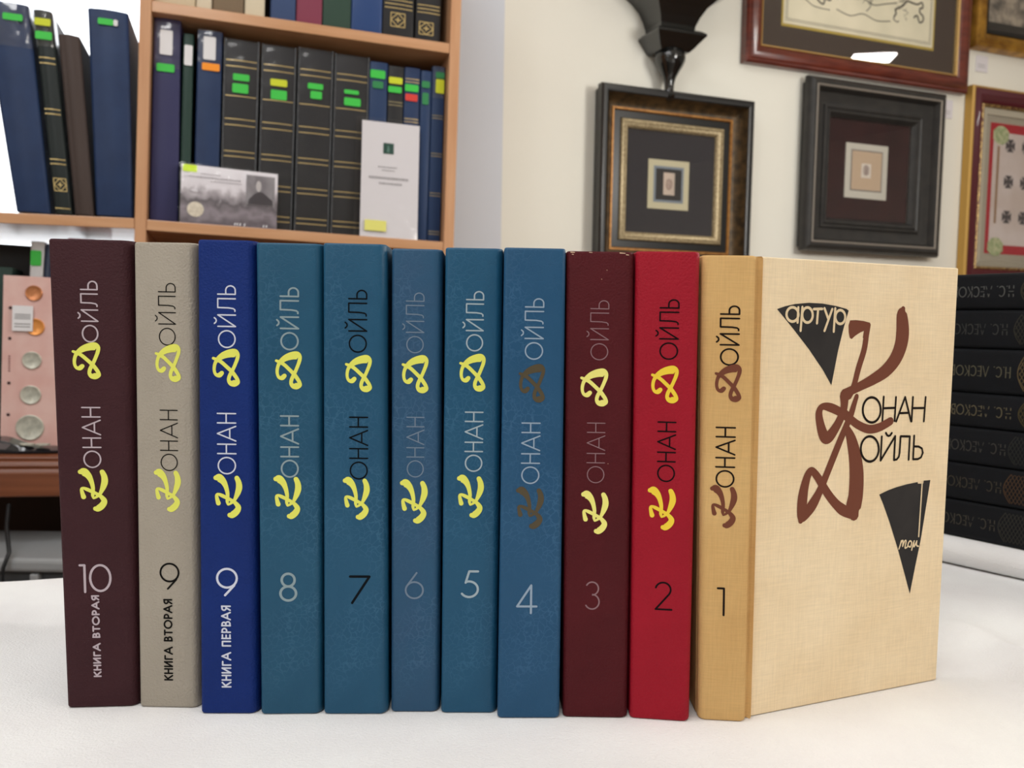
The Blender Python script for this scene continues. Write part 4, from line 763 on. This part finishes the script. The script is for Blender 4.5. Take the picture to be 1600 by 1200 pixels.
# ---------------------------------------------------------------- grey storage unit under the counter, black cable
greyp = mat('grey_plastic', rgb(150, 152, 154), .4, .4); greyd = mat('dark_grey_panel', rgb(72, 74, 77), .45, .4)
t = thing('storage_unit', 'grey plastic storage unit with dark fronts under the wooden counter', 'storage unit', WORLD, (-.70, 1.15, FLOOR))
mb = MB(); mb.box(-.20, .30, 0, .16, .575, .595); mb.build('unit_top', greyp, t, bevel=.006, seg=3)
MB().box(-.19, .29, .012, .15, .01, .574).build('unit_body', greyd, t, bevel=.003)
for x in (-.182, .050, .282): MB().box(x - .006, x + .006, .002, .03, .012, .573).build('frame_post', greyp, t, bevel=.002)
for x0, x1 in ((-.174, .043), (.057, .274)): MB().box(x0, x1, .005, .0118, .30, .560).build('drawer_front', greyd, t, bevel=.004)
mb = MB(); pts = [V(-.716, 1.21, -.094), V(-.702, 1.18, -.118), V(-.680, 1.148, -.146), V(-.683, 1.138, -.165), V(-.684, 1.138, -.19), V(-.680, 1.138, -.22), V(-.69, 1.14, -.40), V(-.695, 1.13, -.745)]
cb = mb.tube(pts, .0028).build('cable', mat('black_rubber', rgb(22, 22, 24), .5), smooth=True)
tag(cb, 'black cable hanging over the front of the grey storage unit', 'cable')

# ================================================================ pictures on the wall
def ring(mb, W_, H_, prof):     # prof: (inset, height off the wall); rectangle from 0..W_, 0..H_
    loops = [[V(i, -h, i), V(W_ - i, -h, i), V(W_ - i, -h, H_ - i), V(i, -h, H_ - i)] for i, h in prof]
    return mb.loft(loops, caps=False)
def beading(mb, W_, H_, i, h, r, step):
    def bead(x, z):
        vs = [V(x, -h - r, z), V(x + r, -h, z), V(x, -h, z + r), V(x - r, -h, z), V(x, -h, z - r)]
        k = .75 * r
        mb.add([V(x, -h - r, z)] + [V(x + r * math.cos(q * PI / 3), -h, z + r * math.sin(q * PI / 3)) for q in range(6)] , [(0, 1 + q, 1 + (q + 1) % 6) for q in range(6)])
    n = int((W_ - 2 * i) / step)
    for k in range(n + 1):
        for z in (i, H_ - i): bead(i + (W_ - 2 * i) * k / n, z)
    n = int((H_ - 2 * i) / step)
    for k in range(1, n):
        for x in (i, W_ - i): bead(x, i + (H_ - 2 * i) * k / n)
def panel(W_, H_, i, h, th_=.002): return MB().box(i, W_ - i, -h, -h + th_, i, H_ - i)
def rectp(x0, x1, z0, z1, y0, y1): return MB().box(x0, x1, -y1, -y0, z0, z1)
pglass = mat_glass('picture_glass', (1, 1, 1, 1), .05, .015)
blackl = mat('black_lacquer', rgb(26, 26, 26), .3, .5); bronze = mat('bronze_wash', rgb(92, 72, 46), .45, .4, metal=.3, c2=rgb(52, 42, 28), scale=60, detail=6, bump=.3, bscale=250)
copperg = mat('copper_gilt', rgb(184, 132, 70), .4, .5, metal=.4, c2=rgb(150, 100, 50), scale=120, detail=5); beadg = mat('antique_gold', rgb(190, 172, 136), .45, .5, metal=.4, c2=rgb(146, 130, 98), scale=200)
# picture with black and bronze frame
x0, x1, z0, z1 = .200, .577, .302, .679; W_, H_ = x1 - x0, z1 - z0
root = thing('picture_frame', 'black and bronze deep frame around a tiny stamp, under the black wall bracket', 'picture', WALL, (x0, -.002, z0), 'framed pictures on the wall')
ring(MB(), W_, H_, [(.006, 0), (.004, .022), (.0, .024), (.0, .042), (.004, .046), (.012, .046), (.016, .043)]).build('outer_moulding', blackl, root, smooth=True)
ring(MB(), W_, H_, [(.0161, .043), (.0185, .032), (.025, .020), (.034, .0145), (.037, .0145)]).build('bronze_cove', bronze, root, smooth=True)
ring(MB(), W_, H_, [(.0371, .0145), (.039, .018), (.042, .018), (.044, .0145)]).build('copper_fillet', copperg, root, smooth=True)
ring(MB(), W_, H_, [(.0441, .0145), (.045, .013), (.059, .013), (.060, .0145)]).build('black_flat', blackl, root)
ring(MB(), W_, H_, [(.0601, .0145), (.062, .019), (.067, .021), (.073, .0195), (.077, .015), (.079, .009)]).build('gilt_liner', beadg, root, smooth=True)
mb = MB(); beading(mb, W_, H_, .068, .0208, .0026, .0056); mb.build('beading', beadg, root)
panel(W_, H_, .0785, .008).build('mount_board', mat('charcoal_mount', rgb(58, 56, 60), .8, .2), root)
sx0, sz0 = .135, .137   # stamp mount
st = rectp(.132, .234, .132, .238, .0082, .0100).build('stamp_mount', mat('ivory_card', rgb(206, 198, 166), .7), root)
rectp(.1455, .2205, .1465, .2245, .01005, .0104).build('blue_line', mat('blue_grey_card', rgb(132, 142, 152), .7), st)
rectp(.151, .215, .152, .219, .0105, .0108).build('dark_opening', mat('dark_card', rgb(56, 54, 54), .8), st)
sm = rectp(.1695, .1975, .163, .211, .0109, .0113).build('stamp', mat('stamp_paper', rgb(206, 188, 172), .7), root)
MB().flat([(.1835 + .009 * math.cos(k * PI / 10), .186 + .013 * math.sin(k * PI / 10)) for k in range(20)], lambda x, z: V(x, -.0115, z)).build('stamp_print', mat('stamp_brown', rgb(150, 126, 116), .7, c2=rgb(186, 166, 152), scale=300), sm)
panel(W_, H_, .0788, .0125, .0012).build('glass', pglass, root)
# charcoal frame
x0, x1, z0, z1 = .728, 1.140, .361, .758; W_, H_ = x1 - x0, z1 - z0
charc = mat('charcoal_wood', rgb(54, 52, 50), .45, .4, c2=rgb(46, 45, 44), scale=40, stretch=(1, 1, 1), bump=.15, bscale=200); charb = mat('worn_silver_bead', rgb(150, 142, 132), .4, .5, metal=.3)
root = thing('picture_frame', 'wide charcoal beaded frame around a tiny stamp on dark red mount', 'picture', WALL, (x0, -.002, z0), 'framed pictures on the wall')
ring(MB(), W_, H_, [(.010, 0), (.008, .018), (.0, .020), (.0, .030), (.004, .038), (.012, .043), (.018, .042)]).build('outer_moulding', charc, root, smooth=True)
mb = MB(); ring(mb, W_, H_, [(.0181, .0415), (.020, .043), (.023, .0415)]); beading(mb, W_, H_, .0205, .0425, .0026, .0064); mb.build('beading', charb, root)
ring(MB(), W_, H_, [(.0231, .0415), (.026, .036), (.030, .024), (.048, .018), (.056, .018)]).build('inner_slope', charc, root, smooth=True)
ring(MB(), W_, H_, [(.0561, .018), (.058, .023), (.062, .024), (.066, .021), (.068, .024), (.073, .023), (.076, .017), (.080, .013), (.082, .008)]).build('inner_moulding', charc, root, smooth=True)
panel(W_, H_, .0815, .006).build('mount_board', mat('oxblood_mount', rgb(58, 34, 36), .8, .2, c2=rgb(50, 30, 33), scale=20), root)
st = rectp(.136, .263, .133, .262, .0062, .0082).build('stamp_mount', mat('silver_card', rgb(206, 202, 190), .6), root)
rectp(.1515, .2475, .150, .2475, .00825, .0086).build('grey_line', mat('grey_card', rgb(140, 132, 126), .7), st)
rectp(.155, .244, .1535, .244, .0087, .0090).build('beige_card', mat('beige_card', rgb(200, 176, 150), .7), st)
sm = rectp(.183, .212, .182, .216, .0091, .0096).build('stamp', mat('stamp_white', rgb(222, 212, 200), .6), root)
MB().flat([(.197 + .0095 * math.cos(k * PI / 8), .200 + .0125 * math.sin(k * PI / 8)) for k in range(16)], lambda x, z: V(x, -.0099, z)).build('stamp_print', mat('stamp_grey', rgb(136, 120, 116), .6, c2=rgb(196, 180, 170), scale=350), sm)
panel(W_, H_, .082, .012, .0012).build('glass', pglass, root)
# mahogany framed map
x0, x1, z0, z1 = .5645, 1.2245, .7715, 1.29; W_, H_ = x1 - x0, z1 - z0
mahog = mat('mahogany', rgb(112, 50, 36), .3, .5, c2=rgb(88, 36, 28), scale=10, detail=5, stretch=(2, 2, 10), coat=.3)
root = thing('framed_map', 'old map in a red mahogany frame with dark brown mount, hung above the charcoal frame', 'picture', WALL, (x0, -.002, z0), 'framed pictures on the wall')
ring(MB(), W_, H_, [(0, 0), (0, .018), (.004, .022), (.009, .022), (.012, .026), (.022, .030), (.032, .026), (.036, .021), (.039, .019)]).build('outer_moulding', mahog, root, smooth=True)
ring(MB(), W_, H_, [(.0391, .019), (.0395, .021), (.0425, .020), (.043, .012)]).build('gilt_lip', mat('bright_gilt', rgb(214, 176, 110), .35, .5, metal=.5), root)
panel(W_, H_, .0425, .009).build('mount_board', mat('umber_mount', rgb(78, 68, 62), .8, .2), root)
mp_ = rectp(.099, .551, .094, .47, .0092, .0105).build('gilt_border', mat('gold_edge', rgb(206, 182, 92), .4, .5, metal=.4), root)
paper = mat('map_paper', rgb(246, 238, 212), .7, .2, c2=rgb(230, 224, 198), scale=9, detail=6)
ms = rectp(.1035, .5455, .1000, .465, .0106, .0112).build('map_sheet', paper, mp_)
mb = MB(); fn_ = lambda x, z: V(x, -.0115, z)
for (a0, b0, a1, b1) in ((.110, .1075, .539, .1075), (.110, .1075, .110, .458), (.539, .1075, .539, .458), (.114, .1115, .535, .1115), (.114, .1115, .114, .455), (.535, .1115, .535, .455)): mb.ribbon([(a0, b0, .0010), (a1, b1, .0010)], fn_, False, 0)
def coast(pts, wd): wd *= 1.35; mb.ribbon([(x + random.uniform(-.002, .002), z + random.uniform(-.002, .002), wd) for x, z in pts], fn_)
coast([(.185, .235), (.178, .215), (.190, .205), (.186, .190), (.200, .178), (.198, .165), (.212, .158), (.220, .170), (.232, .168), (.238, .180), (.252, .176), (.262, .190), (.255, .205), (.268, .215), (.262, .235)], .0030)
coast([(.424, .158), (.430, .168), (.427, .176), (.440, .184), (.452, .190), (.462, .200), (.478, .196), (.492, .198), (.508, .203), (.510, .192), (.500, .186), (.502, .178), (.514, .172), (.512, .160), (.500, .157), (.495, .168), (.484, .166)], .0032)
coast([(.424, .158), (.421, .150), (.430, .146), (.438, .150)], .0018)
coast([(.130, .215), (.150, .210), (.162, .198), (.185, .200)], .0020); coast([(.268, .190), (.300, .182), (.330, .186), (.360, .178), (.395, .184), (.430, .190)], .0019); coast([(.300, .230), (.316, .205), (.340, .200), (.352, .176), (.340, .160)], .0017)
coast([(.400, .235), (.410, .220), (.430, .215), (.440, .200)], .0014); coast([(.250, .150), (.290, .142), (.330, .150), (.370, .140), (.410, .146)], .0016); coast([(.140, .170), (.165, .160), (.190, .150), (.230, .145)], .0015)
coast([(.200, .260), (.230, .255), (.260, .265), (.300, .260), (.340, .275), (.400, .265), (.450, .28)], .0014); coast([(.120, .30), (.2, .31), (.3, .33), (.4, .32), (.52, .34)], .0014)
for x_, z_, n_ in ((.21, .20, 9), (.30, .185, 7), (.36, .20, 7), (.45, .185, 10), (.25, .23, 8), (.40, .24, 7), (.15, .19, 6), (.33, .26, 8)):     # rivers and place marks
    for q_ in range(n_):
        a_ = random.uniform(0, 2 * PI); r_ = random.uniform(.004, .030); cx_, cz_ = x_ + r_ * math.cos(a_), z_ + r_ * math.sin(a_)
        coast([(cx_, cz_), (cx_ + random.uniform(-.012, .012), cz_ + random.uniform(-.008, .008)), (cx_ + random.uniform(-.02, .02), cz_ + random.uniform(-.012, .012))], .0008)
mb.build('map_drawing', mat('map_ink', rgb(84, 80, 72), .8), ms)
panel(W_, H_, .0428, .0145, .0012).build('glass', pglass, root)
# gilt framed picture at the edge
x0, x1, z0, z1 = 1.2365, 1.56, .888, 1.26; W_, H_ = x1 - x0, z1 - z0
giltm = mat('rich_gilt', rgb(196, 148, 62), .32, .5, metal=.6, c2=rgb(140, 98, 40), scale=30)
root = thing('picture_frame', 'gilt frame with a black inner border, above the white tag at the picture corner', 'picture', WALL, (x0, -.002, z0), 'framed pictures on the wall')
ring(MB(), W_, H_, [(0, 0), (0, .020), (.004, .028), (.010, .030), (.014, .026), (.022, .030), (.028, .028), (.030, .024), (.036, .022), (.040, .012)]).build('outer_moulding', giltm, root, smooth=True)
ring(MB(), W_, H_, [(.0401, .012), (.042, .016), (.050, .015), (.054, .010)]).build('black_border', blackl, root)
panel(W_, H_, .053, .008).build('picture_sheet', mat('grey_picture', rgb(96, 92, 86), .7, c2=rgb(176, 164, 148), scale=40, detail=5), root)
rectp(.054, W_ - .054, .054, .074, .0081, .0088).build('dark_strip', mat('dark_mount_strip', rgb(52, 50, 48), .7), root)
panel(W_, H_, .0535, .0115, .0012).build('glass', pglass, root)
# maroon framed certificate
x0, x1, z0, z1 = 1.238, 1.66, .300, .796; W_, H_ = x1 - x0, z1 - z0
marm = mat('maroon_lacquer', rgb(84, 26, 36), .35, .5, coat=.2)
root = thing('framed_certificate', 'maroon and gold frame around a red bordered sheet of dark crosses', 'picture', WALL, (x0, -.002, z0), 'framed pictures on the wall')
ring(MB(), W_, H_, [(0, 0), (.0, .022), (.003, .026), (.006, .026)]).build('gilt_side', mat('side_gilt', rgb(190, 150, 76), .4, .5, metal=.4), root)
ring(MB(), W_, H_, [(.0061, .026), (.010, .027), (.018, .030), (.030, .026), (.040, .018)]).build('outer_moulding', marm, root, smooth=True)
ring(MB(), W_, H_, [(.0401, .018), (.043, .021), (.046, .019), (.048, .014)]).build('gilt_lip', mat('speckled_gilt', rgb(206, 176, 110), .4, .5, metal=.5, c2=rgb(84, 40, 36), scale=260, lo=.45, hi=.52), root)
greige = mat('greige_mount', rgb(186, 178, 160), .8)
ring(MB(), W_, H_, [(.0475, .0125), (.064, .0125), (.065, .010)]).build('mount_board', greige, root)
panel(W_, H_, .0645, .0085).build('inner_mount', mat('grey_mount', rgb(166, 158, 142), .8), root)
rs = panel(W_, H_, .082, .0092, .0006).build('red_sheet', mat('red_card', rgb(172, 24, 44), .7), root)
doc = rectp(.094, W_ - .094, .105, H_ - .105, .0094, .0098).build('certificate_sheet', mat('certificate_paper', rgb(212, 200, 196), .7, c2=rgb(200, 184, 176), scale=12), root)
rectp(.108, .116, .16, H_ - .14, .0099, .0101).build('brown_strip', mat('brown_print', rgb(150, 118, 90), .7), doc)
for zz in (H_ - .112, .100):
    MB().prism([(.118 + .030 * math.cos(k * PI / 8) * (1 if k % 2 else .88), zz + .024 * math.sin(k * PI / 8)) for k in range(16)], lambda x, z, d: V(x, -d, z), .0099, .0103).build('scroll_ornament', mat('sage_cream_print', rgb(196, 196, 158), .7, c2=rgb(140, 158, 110), scale=90), doc)
crossm = mat('dark_cross_print', rgb(72, 66, 70), .7)
for col in range(3):
    for zz in (.360, .268, .178):
        mb = MB(); cx = .152 + col * .058; zz2 = zz
        for k in range(4):
            c_, s_ = math.cos(k * PI / 2), math.sin(k * PI / 2)
            pts = [(.002, .002), (.012, .016), (-.012, .016), (-.002, .002)]
            mb.flat([(cx + x * c_ - y * s_, zz2 + x * s_ + y * c_) for x, y in pts], lambda x, z: V(x, -.0102, z))
        mb.flat([(cx - .004, zz2 - .004), (cx + .004, zz2 - .004), (cx + .004, zz2 + .004), (cx - .004, zz2 + .004)], lambda x, z: V(x, -.0103, z))
        mb.build('printed_cross', crossm, doc)
panel(W_, H_, .047, .0135, .0010).build('glass', pglass, root)
# paper price tags on the wall
tagp = mat('paper_tag', rgb(226, 222, 226), .7)
for (x0, x1, z0, z1), lab in (((1.268, 1.308, .838, .878), 'small white paper tag on the wall below the gilt frame'), ((1.163, 1.198, .712, .757), 'small white paper tag on the wall right of the charcoal frame')):
    t = thing('price_tag', lab, 'tag', WALL, (x0, -.001, z0), 'paper tags on the wall')
    MB().box(0, x1 - x0, -.0018, 0, 0, z1 - z0).build('tag_card', tagp, t)
    mb = MB()
    for k in range(2): mb.ribbon([(.006, .012 + k * .006, .0012), (x1 - x0 - .008, .011 + k * .006, .0012)], lambda x, z: V(x, -.0020, z), False, 0)
    mb.build('printed_text', GREYINK, t)
# black wall bracket
lac = mat('gloss_black_lacquer', rgb(16, 18, 18), .14, .6, coat=.4)
root = thing('wall_bracket', 'glossy black turned wall bracket with a square flared top, above the bronze framed picture', 'bracket', WALL, (.3625, -.001, .660))
def sq(hx, dy, z): return [V(-hx, 0, z), V(-hx, -dy, z), V(hx, -dy, z), V(hx, 0, z)]
mb = MB(); mb.loft([sq(.041, .066, .142), sq(.0415, .067, .150), sq(.0475, .074, .166), sq(.058, .084, .184), sq(.074, .098, .199), sq(.094, .114, .212), sq(.116, .132, .224), sq(.140, .152, .236), sq(.148, .160, .246), sq(.150, .170, .270), sq(.150, .170, .330)])
mb.build('flared_top', lac, root)
mb = MB(); mb.loft([sq(.042, .068, .1415), sq(.050, .078, .138), sq(.058, .088, .131), sq(.058, .088, .126), sq(.054, .083, .122), sq(.040, .066, .104), sq(.034, .058, .098)]); mb.build('square_collar', lac, root, bevel=.0012)
mb = MB(); mb.lathe([(.006, .0), (.012, .004), (.0145, .009), (.0115, .014), (.0100, .022), (.0110, .036), (.0145, .048), (.0205, .059), (.0275, .070), (.0325, .081), (.0335, .089), (.0310, .097), (.027, .104)], 28, (0, -.036, 0)); mb.build('turned_stem', lac, root, smooth=True)
